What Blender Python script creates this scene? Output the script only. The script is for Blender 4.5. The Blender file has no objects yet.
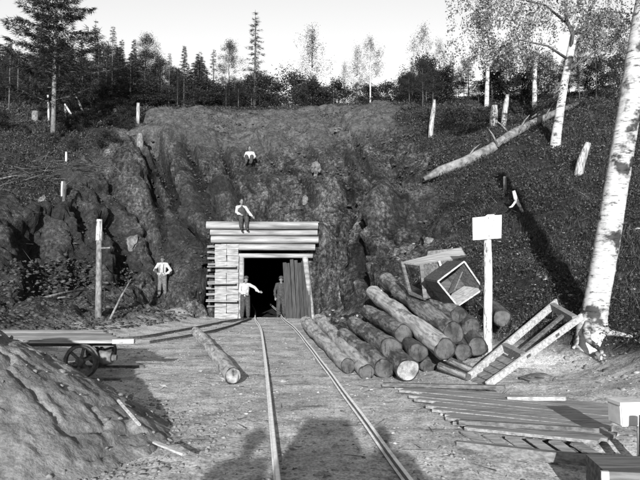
import bpy, bmesh, math, random
import numpy as np
from mathutils import Vector, Matrix, Euler
random.seed(7); RS = np.random.RandomState(11)
R = math.radians
SC = bpy.context.scene
COL = SC.collection

# ------------------------------------------------------------------ camera
F = 640.0; CH = 1.8
PITCH = math.atan(35/640)
cam = bpy.data.cameras.new('camera'); camo = bpy.data.objects.new('camera', cam); COL.objects.link(camo)
camo.location = (0, 0, CH); camo.rotation_euler = (R(90)+PITCH, 0, 0)
cam.sensor_width = 36; cam.lens = 36; cam.clip_end = 5000; cam.clip_start = 0.05
SC.camera = camo
cp, sp = math.cos(PITCH), math.sin(PITCH)
def ray(px, py):
    u = (px-320)/F; v = (240-py)/F
    return Vector((u, cp - v*sp, sp + v*cp))
def pt(px, py, Y):
    d = ray(px, py); t = Y/d.y
    return Vector((d.x*t, Y, CH + d.z*t))

# ------------------------------------------------------------------ noise
_perm = RS.permutation(256).astype(np.int64); _perm = np.concatenate([_perm, _perm, _perm])
_grad = RS.normal(size=(256, 3)); _grad /= np.linalg.norm(_grad, axis=1)[:, None]
def noise3(x, y, z):
    x, y, z = np.broadcast_arrays(np.asarray(x, float), np.asarray(y, float), np.asarray(z, float))
    xi = np.floor(x).astype(np.int64); yi = np.floor(y).astype(np.int64); zi = np.floor(z).astype(np.int64)
    xf, yf, zf = x-xi, y-yi, z-zi
    u = xf*xf*xf*(xf*(xf*6-15)+10); v = yf*yf*yf*(yf*(yf*6-15)+10); w = zf*zf*zf*(zf*(zf*6-15)+10)
    out = 0
    for dx in (0, 1):
        for dy in (0, 1):
            for dz in (0, 1):
                h = _perm[(_perm[(_perm[(xi+dx) & 255] + yi + dy) & 255] + zi + dz) & 255]
                g = _grad[h]
                d = g[..., 0]*(xf-dx) + g[..., 1]*(yf-dy) + g[..., 2]*(zf-dz)
                out = out + d*(u if dx else 1-u)*(v if dy else 1-v)*(w if dz else 1-w)
    return out*1.6
def fbm(x, y, z, oct=4, ridged=False):
    a, s, f = 1.0, 0, 1.0
    for i in range(oct):
        n = noise3(x*f+i*17.3, y*f+i*9.1, z*f+i*5.7)
        if ridged: n = 1-2*np.abs(n)
        s = s + a*n; a *= .5; f *= 2.03
    return s
def facet(x, y, z, seed=0):
    """blocky rock: every cell of a cellular pattern is a tilted flat face; returns (height, edge closeness)"""
    sh = x.shape; x, y, z = (np.ravel(a) for a in np.broadcast_arrays(x, y, z)); xi, yi, zi = (np.floor(a).astype(np.int64) for a in (x, y, z))
    f1 = np.full(x.shape, 9.); f2 = np.full(x.shape, 9.); h = np.zeros(x.shape)
    for dx in (-1, 0, 1):
        for dy in (-1, 0, 1):
            for dz in (-1, 0, 1):
                k = _perm[(_perm[(_perm[(xi+dx+seed) & 255] + yi + dy) & 255] + zi + dz) & 255]; g = _grad[k]; k2 = _perm[k+7]; g2 = _grad[k2]
                ox = xi+dx+.5+g[:, 0]*.45-x; oy = yi+dy+.5+g[:, 1]*.45-y; oz = zi+dz+.5+g[:, 2]*.45-z; dd_ = ox*ox+oy*oy+oz*oz
                hh = (ox*g2[:, 0]+oy*g2[:, 1]+oz*g2[:, 2])*.9 + g2[:, 0]*.45
                m = dd_ < f1; f2 = np.where(m, f1, np.minimum(f2, dd_)); h = np.where(m, hh, h); f1 = np.where(m, dd_, f1)
    e = np.sqrt(f2)-np.sqrt(f1); return h.reshape(sh), (1-sstep(0, .16, e)).reshape(sh)
def sstep(a, b, x):
    t = np.clip((x-a)/(b-a), 0, 1); return t*t*(3-2*t)

# ------------------------------------------------------------------ terrain height
CT = []
def cpx(px, py, Y): p = pt(px, py, Y); CT.append((p.x, p.y, p.z))
def cw(x, y, z): CT.append((x, y, z))
for x in (-5, -3, -1, 1, 3):
    for y in (-6, -1, 3, 7, 11, 15): 
        if not (x == 3 and y > 8): cw(x, y, 0)
for x, y in ((-5, 18), (-3, 19), (-1, 19), (-3, 23), (-1.5, 23), (-3.6, 26), (-2, 26.5), (-.6, 26), (-4.2, 22), (0, 22)): cw(x, y, 0 if x else .3)
# left bank
for a in ((140, 336, 19.2), (60, 330, 18), (0, 322, 17.5), (-60, 318, 16), (0, 300, 19.5), (0, 250, 22.5), (0, 200, 25.5), (0, 150, 31), (0, 118, 40),
          (60, 300, 22), (60, 250, 25), (60, 200, 28), (60, 150, 33), (60, 125, 39), (110, 310, 22.5), (110, 280, 26), (110, 230, 28.5), (110, 180, 31.5), (110, 140, 36), (115, 118, 40),
          (165, 300, 27.5), (165, 270, 29.3), (165, 230, 30.6), (165, 180, 33), (165, 140, 36.5), (165, 116, 40),
          (205, 312, 26.2), (205, 270, 27.6), (203, 225, 28.8), (200, 180, 31.5), (200, 140, 36), (200, 112, 41),
          (-120, 300, 19), (-120, 200, 26), (-120, 130, 38), (190, 318, 25)):
    cpx(*a)
# face above the portal
for a in ((235, 216, 28.6), (265, 218, 28.4), (310, 216, 28.2), (235, 180, 31.5), (265, 180, 31.3), (310, 180, 30.6), (240, 145, 36), (275, 145, 35.5), (310, 148, 34.5), (240, 112, 41), (285, 110, 41.5), (330, 107, 41.5)):
    cpx(*a)
# right of portal
for a in ((335, 316, 26), (335, 290, 26.9), (340, 240, 27.6), (350, 200, 29), (352, 160, 32), (360, 125, 37), (375, 106, 40.5), (385, 300, 22), (385, 270, 24.5), (385, 220, 26.5), (390, 180, 29), (400, 150, 32), (405, 120, 36), (345, 322, 21.5),
          (420, 110, 37), (425, 150, 31), (432, 200, 26), (436, 240, 23)):
    cpx(*a)
# bank under the log pile and the right hill
for a in ((373, 303, 18.2), (352, 327, 17.5), (410, 305, 17), (440, 300, 16.5), (470, 300, 15.5), (500, 290, 15.8), (470, 355, 12.6), (488, 356, 12.2), (520, 340, 12.7), (560, 368, 11.8), (530, 385, 10.5), (600, 380, 10.2), (640, 372, 10),
          (560, 325, 13.2), (600, 330, 12.4), (640, 335, 11.5), (500, 250, 18.5), (550, 250, 17.2), (600, 250, 16), (640, 250, 15), (480, 220, 21.5), (550, 200, 20.5), (640, 200, 18),
          (555, 146, 26), (480, 170, 26), (450, 150, 29), (500, 128, 31), (600, 150, 24), (640, 140, 24), (450, 105, 38), (500, 98, 39), (560, 100, 36), (600, 98, 33), (640, 90, 33), (720, 80, 33), (720, 200, 17), (720, 330, 10.5), (720, 140, 22)):
    cpx(*a)
for x, y in ((-22, 46), (-12, 47), (-4, 47), (4, 47), (13, 47), (22, 45)): cw(x, y, 13.6 + .03*abs(x))
for x in (-34, -24, -12, 0, 12, 24, 34): cw(x, 62, 14.6)
for x, y, z in ((-34, 46, 13), (34, 46, 17), (-30, 30, 9), (30, 28, 13), (-24, 12, 3), (24, 8, 5), (-24, -4, 1), (24, -6, 2), (-12, 10, .6), (-12, 2, .2), (9, 2, .3), (8, 6, .5), (-8, 14, .3)): cw(x, y, z)
# small hollow in front of the plank platform
cw(2.6, 5.9, -.22); cw(3.2, 5.0, -.12); cw(1.9, 6.2, -.06)
C_ = np.array(CT); n_ = len(C_)
def _U(r2): return np.where(r2 > 0, r2*np.log(r2+1e-12), 0)
D2 = ((C_[:, None, :2]-C_[None, :, :2])**2).sum(-1)
A_ = np.zeros((n_+3, n_+3)); A_[:n_, :n_] = _U(D2) + np.eye(n_)*.25
A_[:n_, n_] = 1; A_[:n_, n_+1:] = C_[:, :2]; A_[n_:, :n_] = A_[:n_, n_:].T
W_ = np.linalg.solve(A_, np.concatenate([C_[:, 2], [0, 0, 0]]))
def rbf(x, y):
    x = np.asarray(x, float).ravel(); y = np.asarray(y, float).ravel(); out = np.empty(len(x))
    for i in range(0, len(x), 20000):
        xs, ys = x[i:i+20000], y[i:i+20000]
        r2 = (xs[:, None]-C_[None, :, 0])**2 + (ys[:, None]-C_[None, :, 1])**2
        out[i:i+20000] = _U(r2) @ W_[:n_] + W_[n_] + W_[n_+1]*xs + W_[n_+2]*ys
    return out
YL = ([-10, 5, 12, 17, 20, 22, 25, 27.5], [-6.5, -6.5, -6.4, -6.2, -5.3, -4.6, -4.6, -4.6])
YR = ([-10, 8, 10, 11.5, 14, 16, 20, 24, 26.9], [4.5, 4.0, 3.4, 1.9, .9, .35, .1, .2, .2])
def height(x, y):
    sh = np.shape(x); x = np.asarray(x, float).ravel(); y = np.asarray(y, float).ravel()
    xc = np.clip(x, -34, 34); yc = np.clip(y, -6, 60)
    z = rbf(xc, yc)
    far = np.maximum(np.maximum(y-60, 0), np.abs(x)-34); z = z + .02*np.clip(far, 0, 400)*(y > 0)
    z = np.where(y < 1, np.maximum(z, -.05), z)
    l = np.interp(y, *YL); r = np.interp(y, *YR)
    m = sstep(-.7, .5, x-l)*sstep(-.7, .5, r-x)*(1-sstep(26.9, 27.1, y))*sstep(-30, -20, y)
    z0 = np.where((y > 4.4) & (y < 7.2) & (x > 1.4), np.clip(z, -.25, .05), 0)
    z = z*(1-m) + z0*m
    # cut face behind the timber portal
    pm = sstep(-5.4, -4.5, x)*(1-sstep(-.1, .7, x))
    face = 4.0 + np.clip(y-27.6, 0, 20)*.6
    z = np.where((y > 27.05) & (y < 29), z*(1-pm) + pm*np.maximum(z, np.minimum(face, 4.0+.0*face)), z)
    z = np.where(y <= 27.05, z*(1-pm*(y > 24)) + pm*(y > 24)*np.minimum(z, .02), z)
    z = z + .37*sstep(.6, 1.6, -y)
    return z.reshape(sh)
def H(x, y): return float(height(np.array([x]), np.array([y]))[0])
def hit(px, py, y0=4.0):
    d = ray(px, py); ys = np.arange(y0, 75, .08); t = ys/d.y
    X = d.x*t; Z = CH + d.z*t; g = height(X, ys)
    k = np.where(Z <= g)[0]
    i = k[0] if len(k) else len(ys)-1
    return Vector((X[i], ys[i], g[i]))

# ------------------------------------------------------------------ materials
def newmat(name):
    m = bpy.data.materials.new(name); m.use_nodes = True; nt = m.node_tree
    b = nt.nodes['Principled BSDF']; b.inputs['Specular IOR Level'].default_value = .25
    return m, nt, b
def g3(v): return (v, v, v, 1)
def ramp(nt, fac, stops, interp='LINEAR'):
    r = nt.nodes.new('ShaderNodeValToRGB'); r.color_ramp.interpolation = interp
    while len(r.color_ramp.elements) < len(stops): r.color_ramp.elements.new(.5)
    for e, (p, v) in zip(r.color_ramp.elements, stops): e.position = p; e.color = g3(v)
    nt.links.new(fac, r.inputs[0]); return r.outputs[0]
def tex(nt, scale, detail=4, rough=.55, stretch=None, rot=None, kind='ShaderNodeTexNoise', coord='Object'):
    tc = nt.nodes.new('ShaderNodeTexCoord'); mp = nt.nodes.new('ShaderNodeMapping')
    if stretch: mp.inputs['Scale'].default_value = stretch
    if rot: mp.inputs['Rotation'].default_value = rot
    nt.links.new(tc.outputs[coord], mp.inputs[0]); t = nt.nodes.new(kind); t.inputs['Scale'].default_value = scale
    if kind == 'ShaderNodeTexNoise': t.inputs['Detail'].default_value = detail; t.inputs['Roughness'].default_value = rough
    nt.links.new(mp.outputs[0], t.inputs['Vector']); return t.outputs[0]
def mixc(nt, fac, a, b, blend='MIX'):
    m = nt.nodes.new('ShaderNodeMix'); m.data_type = 'RGBA'; m.blend_type = blend
    for s, v in ((0, fac), (6, a), (7, b)):
        if hasattr(v, 'is_linked'): nt.links.new(v, m.inputs[s])
        else: m.inputs[s].default_value = v if s == 0 else g3(v)
    return m.outputs[2]
def bump(nt, b, hsock, strength=.5, dist=.03):
    n = nt.nodes.new('ShaderNodeBump'); n.inputs['Strength'].default_value = strength; n.inputs['Distance'].default_value = dist
    nt.links.new(hsock, n.inputs['Height']); nt.links.new(n.outputs[0], b.inputs['Normal'])
def simple(name, lo, hi, scale=6, stretch=None, rough=.85, bs=.4, bd=.01, detail=5, mid=(.35, .65), rnd=0):
    m, nt, b = newmat(name); t = tex(nt, scale, detail, stretch=stretch)
    c = ramp(nt, t, [(mid[0], lo), (mid[1], hi)])
    if rnd:
        oi = nt.nodes.new('ShaderNodeNewGeometry'); rr = ramp(nt, oi.outputs['Random Per Island'], [(0, 1-rnd), (1, 1)])
        c = mixc(nt, 1.0, c, rr, 'MULTIPLY')
    nt.links.new(c, b.inputs['Base Color']); b.inputs['Roughness'].default_value = rough
    if bs: bump(nt, b, t, bs, bd)
    return m
M = {}
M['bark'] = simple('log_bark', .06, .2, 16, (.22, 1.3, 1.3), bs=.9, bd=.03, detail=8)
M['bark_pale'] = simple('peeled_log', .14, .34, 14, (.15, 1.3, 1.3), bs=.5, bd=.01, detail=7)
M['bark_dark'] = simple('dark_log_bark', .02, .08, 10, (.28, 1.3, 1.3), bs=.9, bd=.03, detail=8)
for kk, (dk_, th_) in {'bark': (.4, .5), 'bark_pale': (.45, .44)}.items():   # patches where the bark still clings
    mm = M[kk]; nt = mm.node_tree; b = nt.nodes['Principled BSDF']; src = b.inputs['Base Color'].links[0].from_socket
    nt.links.new(mixc(nt, 1, src, ramp(nt, tex(nt, 2.2, 6, .7, stretch=(.5, 1.2, 1.2)), [(th_-.03, dk_), (th_+.03, 1.1)]), 'MULTIPLY'), b.inputs['Base Color'])
M['beam'] = simple('peeled_beam', .1, .28, 3, (.25, 2.5, 2.5), bs=.5, bd=.02, detail=7)
M['crib'] = simple('crib_timber', .12, .26, 5, (.6, 1, 3), bs=.5, bd=.01, detail=7)
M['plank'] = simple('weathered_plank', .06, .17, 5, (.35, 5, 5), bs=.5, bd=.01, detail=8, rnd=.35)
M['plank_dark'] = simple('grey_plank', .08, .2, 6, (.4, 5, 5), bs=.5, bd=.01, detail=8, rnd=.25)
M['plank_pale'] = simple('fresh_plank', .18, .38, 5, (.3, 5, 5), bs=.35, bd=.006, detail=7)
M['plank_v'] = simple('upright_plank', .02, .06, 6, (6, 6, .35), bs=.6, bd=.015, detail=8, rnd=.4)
M['deadwood'] = simple('dead_wood', .14, .3, 7, (4, 4, .6), bs=.5, bd=.02, detail=7)
M['deadlog'] = simple('fallen_wood', .06, .19, 5, (1, 1, 1), bs=.6, bd=.02, detail=7)
M['post'] = simple('barked_post', .07, .42, 12, (1.6, 1.6, .5), bs=.6, bd=.02, detail=8, mid=(.35, .5))
M['trunk'] = simple('dark_trunk', .03, .09, 6, (3, 3, .8), bs=.6, bd=.02)
M['trunk_pale'] = simple('pale_trunk', .06, .18, 5, (2, 2, 1.2), bs=.4, bd=.02)
M['grit'] = simple('grit', .09, .34, 5, bs=.4, bd=.01, rnd=.6)
M['deck'] = simple('trodden_plank', .13, .32, 6, (.4, 5, 5), bs=.5, bd=.01, detail=8, rnd=.35)
M['snag'] = simple('bare_snag', .08, .4, 4, (5, 5, .8), bs=.5, bd=.02, detail=6)
M['twig'] = simple('dry_twig', .04, .13, 5, bs=0, rnd=.7)
M['paint'] = simple('white_board', .38, .46, 4, (1, 1, 1), bs=.1, bd=.003)
M['ink'] = simple('faded_lettering', .19, .25, 30, bs=0)
M['iron'] = simple('rusty_iron', .03, .09, 14, rough=.6, bs=.3, bd=.003)
M['white_cloth'] = simple('white_cotton', .22, .36, 14, bs=.5, bd=.01)
M['dark_cloth'] = simple('dark_wool', .02, .045, 16, bs=.4, bd=.006)
M['mid_cloth'] = simple('work_trousers', .05, .11, 16, bs=.5, bd=.008)
M['skin'] = simple('skin', .09, .15, 12, bs=.1, bd=.002, rough=.6)
M['hair'] = simple('hair', .01, .03, 40, bs=.4, bd=.004)
M['enamel'] = simple('white_tin', .35, .5, 6, bs=.15, bd=.006, rough=.5)
M['stone'] = simple('stone', .02, .075, 5, bs=.7, bd=.02, detail=7, rnd=.5)
M['stone_pale'] = simple('pale_stone', .05, .15, 4, bs=.6, bd=.02, detail=7)
M['chip'] = simple('wood_chip', .1, .34, 9, bs=.2, bd=.005, rnd=.5)
# rail: rusty with worn bright head
m, nt, b = newmat('rail_steel'); geo = nt.nodes.new('ShaderNodeNewGeometry'); sx = nt.nodes.new('ShaderNodeSeparateXYZ')
nt.links.new(geo.outputs['Normal'], sx.inputs[0]); t = tex(nt, 12, 5)
c = mixc(nt, ramp(nt, sx.outputs['Z'], [(.6, 0), (.8, 1)]), ramp(nt, t, [(.35, .06), (.65, .14)]), ramp(nt, t, [(.3, .5), (.7, .75)]))
nt.links.new(c, b.inputs['Base Color']); b.inputs['Roughness'].default_value = .5; M['rail'] = m
# log end grain
m, nt, b = newmat('log_end_grain'); uvn = nt.nodes.new('ShaderNodeUVMap'); L = nt.nodes.new('ShaderNodeVectorMath'); L.operation = 'LENGTH'
nt.links.new(uvn.outputs[0], L.inputs[0]); w = nt.nodes.new('ShaderNodeMath'); w.operation = 'SINE'; ml = nt.nodes.new('ShaderNodeMath'); ml.operation = 'MULTIPLY'; ml.inputs[1].default_value = 60
nt.links.new(L.outputs['Value'], ml.inputs[0]); nt.links.new(ml.outputs[0], w.inputs[0])
t = tex(nt, 14, 5); oi = nt.nodes.new('ShaderNodeObjectInfo')
c = mixc(nt, .5, ramp(nt, w.outputs[0], [(0, .7), (1, 1)]), ramp(nt, t, [(.3, .45), (.7, 1)]), 'MULTIPLY')
c = mixc(nt, 1, c, ramp(nt, L.outputs['Value'], [(.86, .085), (.93, .03)]), 'MULTIPLY')
t5 = tex(nt, 4, 6, .7); c = mixc(nt, 1, c, ramp(nt, t5, [(.38, .35), (.6, 1.25)]), 'MULTIPLY'); t6 = tex(nt, 3, 3, .6, stretch=(1, 6, 1)); c = mixc(nt, 1, c, ramp(nt, t6, [(.35, .3), (.4, 1)]), 'MULTIPLY')
nt.links.new(c, b.inputs['Base Color']); bump(nt, b, t, .3, .01); b.inputs['Roughness'].default_value = .9; M['endgrain'] = m
m2 = m.copy(); m2.name = 'fresh_end_grain'; M['endgrain_pale'] = m2
for nd in m2.node_tree.nodes:
    if nd.type == 'VALTORGB' and abs(nd.color_ramp.elements[0].position-.86) < .01: nd.color_ramp.elements[0].color = g3(.32)
# birch bark
def birch(name, sc, sca):
    m, nt, b = newmat(name)
    t1 = tex(nt, sc, 6, .6, stretch=(.7, .7, 2.6)); t2 = tex(nt, sc*.35, 4, .6, stretch=(1, 1, 1.2)); t3 = tex(nt, sc*2.3, 3, .5, stretch=(.5, .5, 4))
    c1 = ramp(nt, t1, [(.34, .04), (.4, .32), (.7, .5)])
    c2 = ramp(nt, t2, [(.38, .08), (.45, .8), (.6, 1)]); c3 = ramp(nt, t3, [(.35, .35), (.4, 1)])
    c = mixc(nt, 1, mixc(nt, 1, c1, c2, 'MULTIPLY'), c3, 'MULTIPLY')
    nt.links.new(c, b.inputs['Base Color']); bump(nt, b, t1, .5, .03); b.inputs['Roughness'].default_value = .7
    return m
M['birch'] = birch('birch_bark', 5, 1); M['birch_far'] = birch('birch_bark_far', 3, 1)
# leaves: translucent
def leafmat(name, lo, hi, trans=.25):
    m, nt, b = newmat(name); geo = nt.nodes.new('ShaderNodeNewGeometry')
    c = ramp(nt, geo.outputs['Random Per Island'], [(0, lo), (.7, (lo+hi)/2), (1, hi)])
    nt.links.new(c, b.inputs['Base Color']); b.inputs['Roughness'].default_value = .55
    out = nt.nodes['Material Output']; tr = nt.nodes.new('ShaderNodeBsdfTranslucent'); nt.links.new(c, tr.inputs[0])
    mx = nt.nodes.new('ShaderNodeMixShader'); mx.inputs[0].default_value = trans
    nt.links.new(b.outputs[0], mx.inputs[1]); nt.links.new(tr.outputs[0], mx.inputs[2]); nt.links.new(mx.outputs[0], out.inputs[0])
    return m
M['needle'] = leafmat('conifer_needles', .007, .036, .08)
M['leaf_dark'] = leafmat('dark_leaves', .008, .04)
M['leaf'] = leafmat('leaves', .012, .06)
M['leaf_pale'] = leafmat('birch_leaves', .03, .36, .35)
M['blade'] = leafmat('grass_blades', .01, .11, .15)
M['grass'] = leafmat('undergrowth_leaves', .005, .07, .12)
# terrain material
def attr(nt, n):
    a = nt.nodes.new('ShaderNodeAttribute'); a.attribute_name = n; return a.outputs['Fac']
m, nt, b = newmat('hillside_ground')
nA = tex(nt, .9, 9, .62); nB = tex(nt, 7, 9, .65); nC = tex(nt, 35, 4, .6); vor = None
dirt = mixc(nt, .6, ramp(nt, nA, [(.35, .3), (.65, .5)]), ramp(nt, nB, [(.34, .45), (.6, 1)]), 'MULTIPLY')
dirt = mixc(nt, .8, dirt, ramp(nt, tex(nt, 2.2, 7, .7), [(.36, .45), (.5, 1)]), 'MULTIPLY')
dirt = mixc(nt, .8, dirt, ramp(nt, nC, [(.36, .45), (.52, 1), (.66, 1.3)]), 'MULTIPLY')
dirt = mixc(nt, .8, dirt, ramp(nt, tex(nt, 14, 6, .75), [(.34, .45), (.46, 1)]), 'MULTIPLY')
rk1 = tex(nt, .9, 10, .68, stretch=(1.5, 1.2, .7), rot=(0, R(-32), 0)); rk2 = tex(nt, 6, 9, .75, stretch=(1.2, 1, .9))
rock = mixc(nt, .85, ramp(nt, rk1, [(.36, .024), (.5, .075), (.66, .17)]), ramp(nt, rk2, [(.4, .25), (.6, 1.0)]), 'MULTIPLY')
rock = mixc(nt, attr(nt, 'crack'), rock, .008)
rock = mixc(nt, 1, rock, ramp(nt, tex(nt, 11, 8, .8), [(.40, .35), (.5, 1), (.64, 2.0)]), 'MULTIPLY')
rock = mixc(nt, 1, rock, ramp(nt, tex(nt, 7, kind='ShaderNodeTexVoronoi'), [(.1, 1.5), (.45, 1.1), (.8, .45)]), 'MULTIPLY')
rock = mixc(nt, ramp(nt, tex(nt, .28, 3, .5), [(.42, 0), (.62, .5)]), rock, .02)
veg = ramp(nt, tex(nt, 6, 8, .7), [(.38, .008), (.6, .03), (.72, .06)])
rock = mixc(nt, attr(nt, 'smooth'), rock, mixc(nt, .7, ramp(nt, nB, [(.35, .035), (.65, .1)]), ramp(nt, tex(nt, 2, 8, .7), [(.38, .5), (.6, 1.3)]), 'MULTIPLY'))
rock = mixc(nt, attr(nt, 'dark_ground'), rock, ramp(nt, tex(nt, 5, 8, .7), [(.4, .01), (.65, .045)]))
c = mixc(nt, attr(nt, 'rock'), dirt, rock); c = mixc(nt, attr(nt, 'veg'), c, veg)
nt.links.new(c, b.inputs['Base Color']); b.inputs['Roughness'].default_value = .95; b.inputs['Specular IOR Level'].default_value = .1
ad = nt.nodes.new('ShaderNodeMath'); ad.operation = 'ADD'; vo = tex(nt, 5, kind='ShaderNodeTexVoronoi'); vo2 = tex(nt, 17, kind='ShaderNodeTexVoronoi'); a0 = nt.nodes.new('ShaderNodeMath'); a0.operation = 'MULTIPLY_ADD'; a0.inputs[1].default_value = .4
nt.links.new(vo2, a0.inputs[0]); nt.links.new(vo, a0.inputs[2]); nt.links.new(a0.outputs[0], ad.inputs[0]); nt.links.new(tex(nt, 30, 4, .6), ad.inputs[1])
bump(nt, b, ad.outputs[0], 1, .07); M['ground'] = m
bn = [n for n in nt.nodes if n.type == 'BUMP'][0]; ms = nt.nodes.new('ShaderNodeMath'); ms.operation = 'MULTIPLY_ADD'; ms.inputs[1].default_value = .65; ms.inputs[2].default_value = .16; nt.links.new(attr(nt, 'rock'), ms.inputs[0]); nt.links.new(ms.outputs[0], bn.inputs['Strength'])
m, nt, b = newmat('spoil_earth'); nB = tex(nt, 3, 9, .65); nC = tex(nt, 30, 5, .6)
c = mixc(nt, .7, ramp(nt, nB, [(.36, .1), (.62, .2)]), ramp(nt, nC, [(.38, .5), (.6, 1)]), 'MULTIPLY')
nt.links.new(c, b.inputs['Base Color']); b.inputs['Roughness'].default_value = .95
bump(nt, b, nC, .8, .018); M['spoil'] = m
M['tunnel'] = simple('darkened_tunnel_rock', .006, .02, 3, bs=.7, bd=.1)  # near-black rock: the darkness of the bore is put into its colour

# ------------------------------------------------------------------ object helpers
def tag(o, label=None, cat=None, group=None, kind=None):
    if label: o['label'] = label
    if cat: o['category'] = cat
    if group: o['group'] = group
    if kind: o['kind'] = kind
    return o
def empty(name, loc, label, cat, group=None, rz=0):
    o = bpy.data.objects.new(name, None); COL.objects.link(o); o.location = loc; o.rotation_euler = (0, 0, rz); o.empty_display_size = .2
    return tag(o, label, cat, group)
def link(name, me, mats, parent=None, smooth=True):
    o = bpy.data.objects.new(name, me); COL.objects.link(o)
    for mm in (mats if isinstance(mats, (list, tuple)) else [mats]): me.materials.append(mm)
    if smooth and len(me.polygons): me.polygons.foreach_set('use_smooth', np.ones(len(me.polygons), bool))
    if parent: o.parent = parent
    return o
def bobj(name, bm, mats, parent=None, smooth=False):
    me = bpy.data.meshes.new(name); bm.normal_update(); bm.to_mesh(me); bm.free()
    return link(name, me, mats, parent, smooth)
def npmesh(name, V, faces_n, k):   # V (N,3), consecutive k-gons
    me = bpy.data.meshes.new(name); n = len(V); me.vertices.add(n); me.vertices.foreach_set('co', np.asarray(V, np.float32).ravel())
    nf = n//k; me.loops.add(n); me.loops.foreach_set('vertex_index', np.arange(n, dtype=np.int32)); me.polygons.add(nf)
    me.polygons.foreach_set('loop_start', np.arange(0, n, k, dtype=np.int32)); me.polygons.foreach_set('loop_total', np.full(nf, k, np.int32))
    me.update(calc_edges=True); return me
def box(bm, c, s, rot=None, jit=0, taper=None):
    """box centred c, size s, optional 3x3/Euler rot"""
    r = rot if isinstance(rot, Matrix) else (Euler(rot).to_matrix() if rot else Matrix.Identity(3))
    vs = []
    for dx, dy, dz in ((-1, -1, -1), (1, -1, -1), (1, 1, -1), (-1, 1, -1), (-1, -1, 1), (1, -1, 1), (1, 1, 1), (-1, 1, 1)):
        v = Vector((dx*s[0]/2, dy*s[1]/2, dz*s[2]/2)) + Vector([random.uniform(-jit, jit) for _ in range(3)])
        vs.append(bm.verts.new(Vector(c) + r @ v))
    for f in ((0, 3, 2, 1), (4, 5, 6, 7), (0, 1, 5, 4), (1, 2, 6, 5), (2, 3, 7, 6), (3, 0, 4, 7)): bm.faces.new([vs[i] for i in f])
def bar(bm, p0, p1, w, h, up=(0, 0, 1), jit=0):
    """squared board from p0 to p1: w across, h along up"""
    p0 = Vector(p0); p1 = Vector(p1); x = (p1-p0); L = x.length; x.normalize(); y = Vector(up).cross(x).normalized(); z = x.cross(y)
    box(bm, (p0+p1)/2, (L, w, h), Matrix((x, y, z)).transposed(), jit)
def rings(bm, pts, rads, seg=12, wob=0, cap=True, uvend=None, seed=0):
    """tube through pts with radii; returns"""
    pts = [Vector(p) for p in pts]; n = len(pts); prev = None; rr = []; rnd = random.Random(seed)
    uvl = bm.loops.layers.uv.verify() if uvend is not None else None
    for i, p in enumerate(pts):
        t = (pts[min(i+1, n-1)]-pts[max(i-1, 0)]).normalized()
        if prev is None: a = t.orthogonal().normalized()
        else: a = (prev - t*prev.dot(t)).normalized()
        prev = a; b_ = t.cross(a); ring = []
        for k in range(seg):
            th = 2*math.pi*k/seg; r = rads[i]*(1+rnd.uniform(-wob, wob)); ring.append(bm.verts.new(p + (a*math.cos(th)+b_*math.sin(th))*r))
        rr.append(ring)
    for i in range(n-1):
        for k in range(seg):
            f = bm.faces.new((rr[i][k], rr[i][(k+1) % seg], rr[i+1][(k+1) % seg], rr[i+1][k])); f.smooth = True
    if cap:
        for j, ring in ((0, rr[0][::-1]), (1, rr[-1])):
            if uvend is not None: ring = [bm.verts.new(v.co) for v in ring]
            f = bm.faces.new(ring)
            if uvend is not None:
                f.material_index = 1
                for q, lp in enumerate(f.loops): lp[uvl].uv = (math.cos(2*math.pi*q/seg), math.sin(2*math.pi*q/seg))
    return rr
def blob(bm, c, r, sub=2, rot=None):
    """ellipsoid"""
    r = (r, r, r) if not hasattr(r, '__len__') else r
    mt = Matrix.Translation(c) @ (rot.to_4x4() if rot else Matrix.Identity(4)) @ Matrix.Diagonal((*r, 1))
    bmesh.ops.create_icosphere(bm, subdivisions=sub, radius=1, matrix=mt)
def caps(bm, p0, r0, p1, r1, flat=1.0):
    p0 = Vector(p0); p1 = Vector(p1); d = p1-p0; n = max(2, int(d.length/(.55*min(r0, r1)))+1); n = min(n, 18)
    for i in range(n+1):
        t = i/n; r = r0*(1-t)+r1*t; blob(bm, p0.lerp(p1, t), (r, r*flat, r), 2)
def remesh(o, voxel, smooth=4):
    md = o.modifiers.new('r', 'REMESH'); md.mode = 'VOXEL'; md.voxel_size = voxel
    s = o.modifiers.new('s', 'SMOOTH'); s.iterations = smooth; s.factor = .5
    dg = bpy.context.evaluated_depsgraph_get(); dg.update()
    me = bpy.data.meshes.new_from_object(o.evaluated_get(dg)); mats = list(o.data.materials); o.modifiers.clear(); o.data = me
    if not me.materials:
        for mm in mats: me.materials.append(mm)
    me.polygons.foreach_set('use_smooth', np.ones(len(me.polygons), bool)); return o

# ------------------------------------------------------------------ terrain mesh
def steps(a, b, s): return list(np.arange(a, b, s))
def grow(a, b, s, k=1.18):
    out = []; x = a
    while x < b: out.append(x); x += s; s *= k
    out.append(b); return out
xs = [-x for x in grow(17.1, 700, .3)][::-1] + steps(-17, 15, .115) + grow(15.1, 700, .3)
ys = [-y for y in grow(4.05, 500, .3)][::-1] + steps(-4, 2, .2) + steps(2, 26.3, .105) + steps(26.3, 30, .07) + steps(30, 45, .13) + grow(45, 900, .3)
xs = np.array(xs); ys = np.array(ys); GX, GY = np.meshgrid(xs, ys); Z = height(GX, GY)
dzdx = np.gradient(Z, axis=1)/np.gradient(GX, axis=1); dzdy = np.gradient(Z, axis=0)/np.gradient(GY, axis=0)
slope = np.sqrt(dzdx**2+dzdy**2)
Nn = np.stack([-dzdx, -dzdy, np.ones_like(Z)], -1); Nn /= np.linalg.norm(Nn, axis=-1)[..., None]
xb = np.interp(GY, [8, 11, 13, 16, 20, 25, 30, 36, 41], [4.8, 3.4, 2.2, 2.6, 3.5, 4.4, 5.2, 4.8, 4.3])
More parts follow.
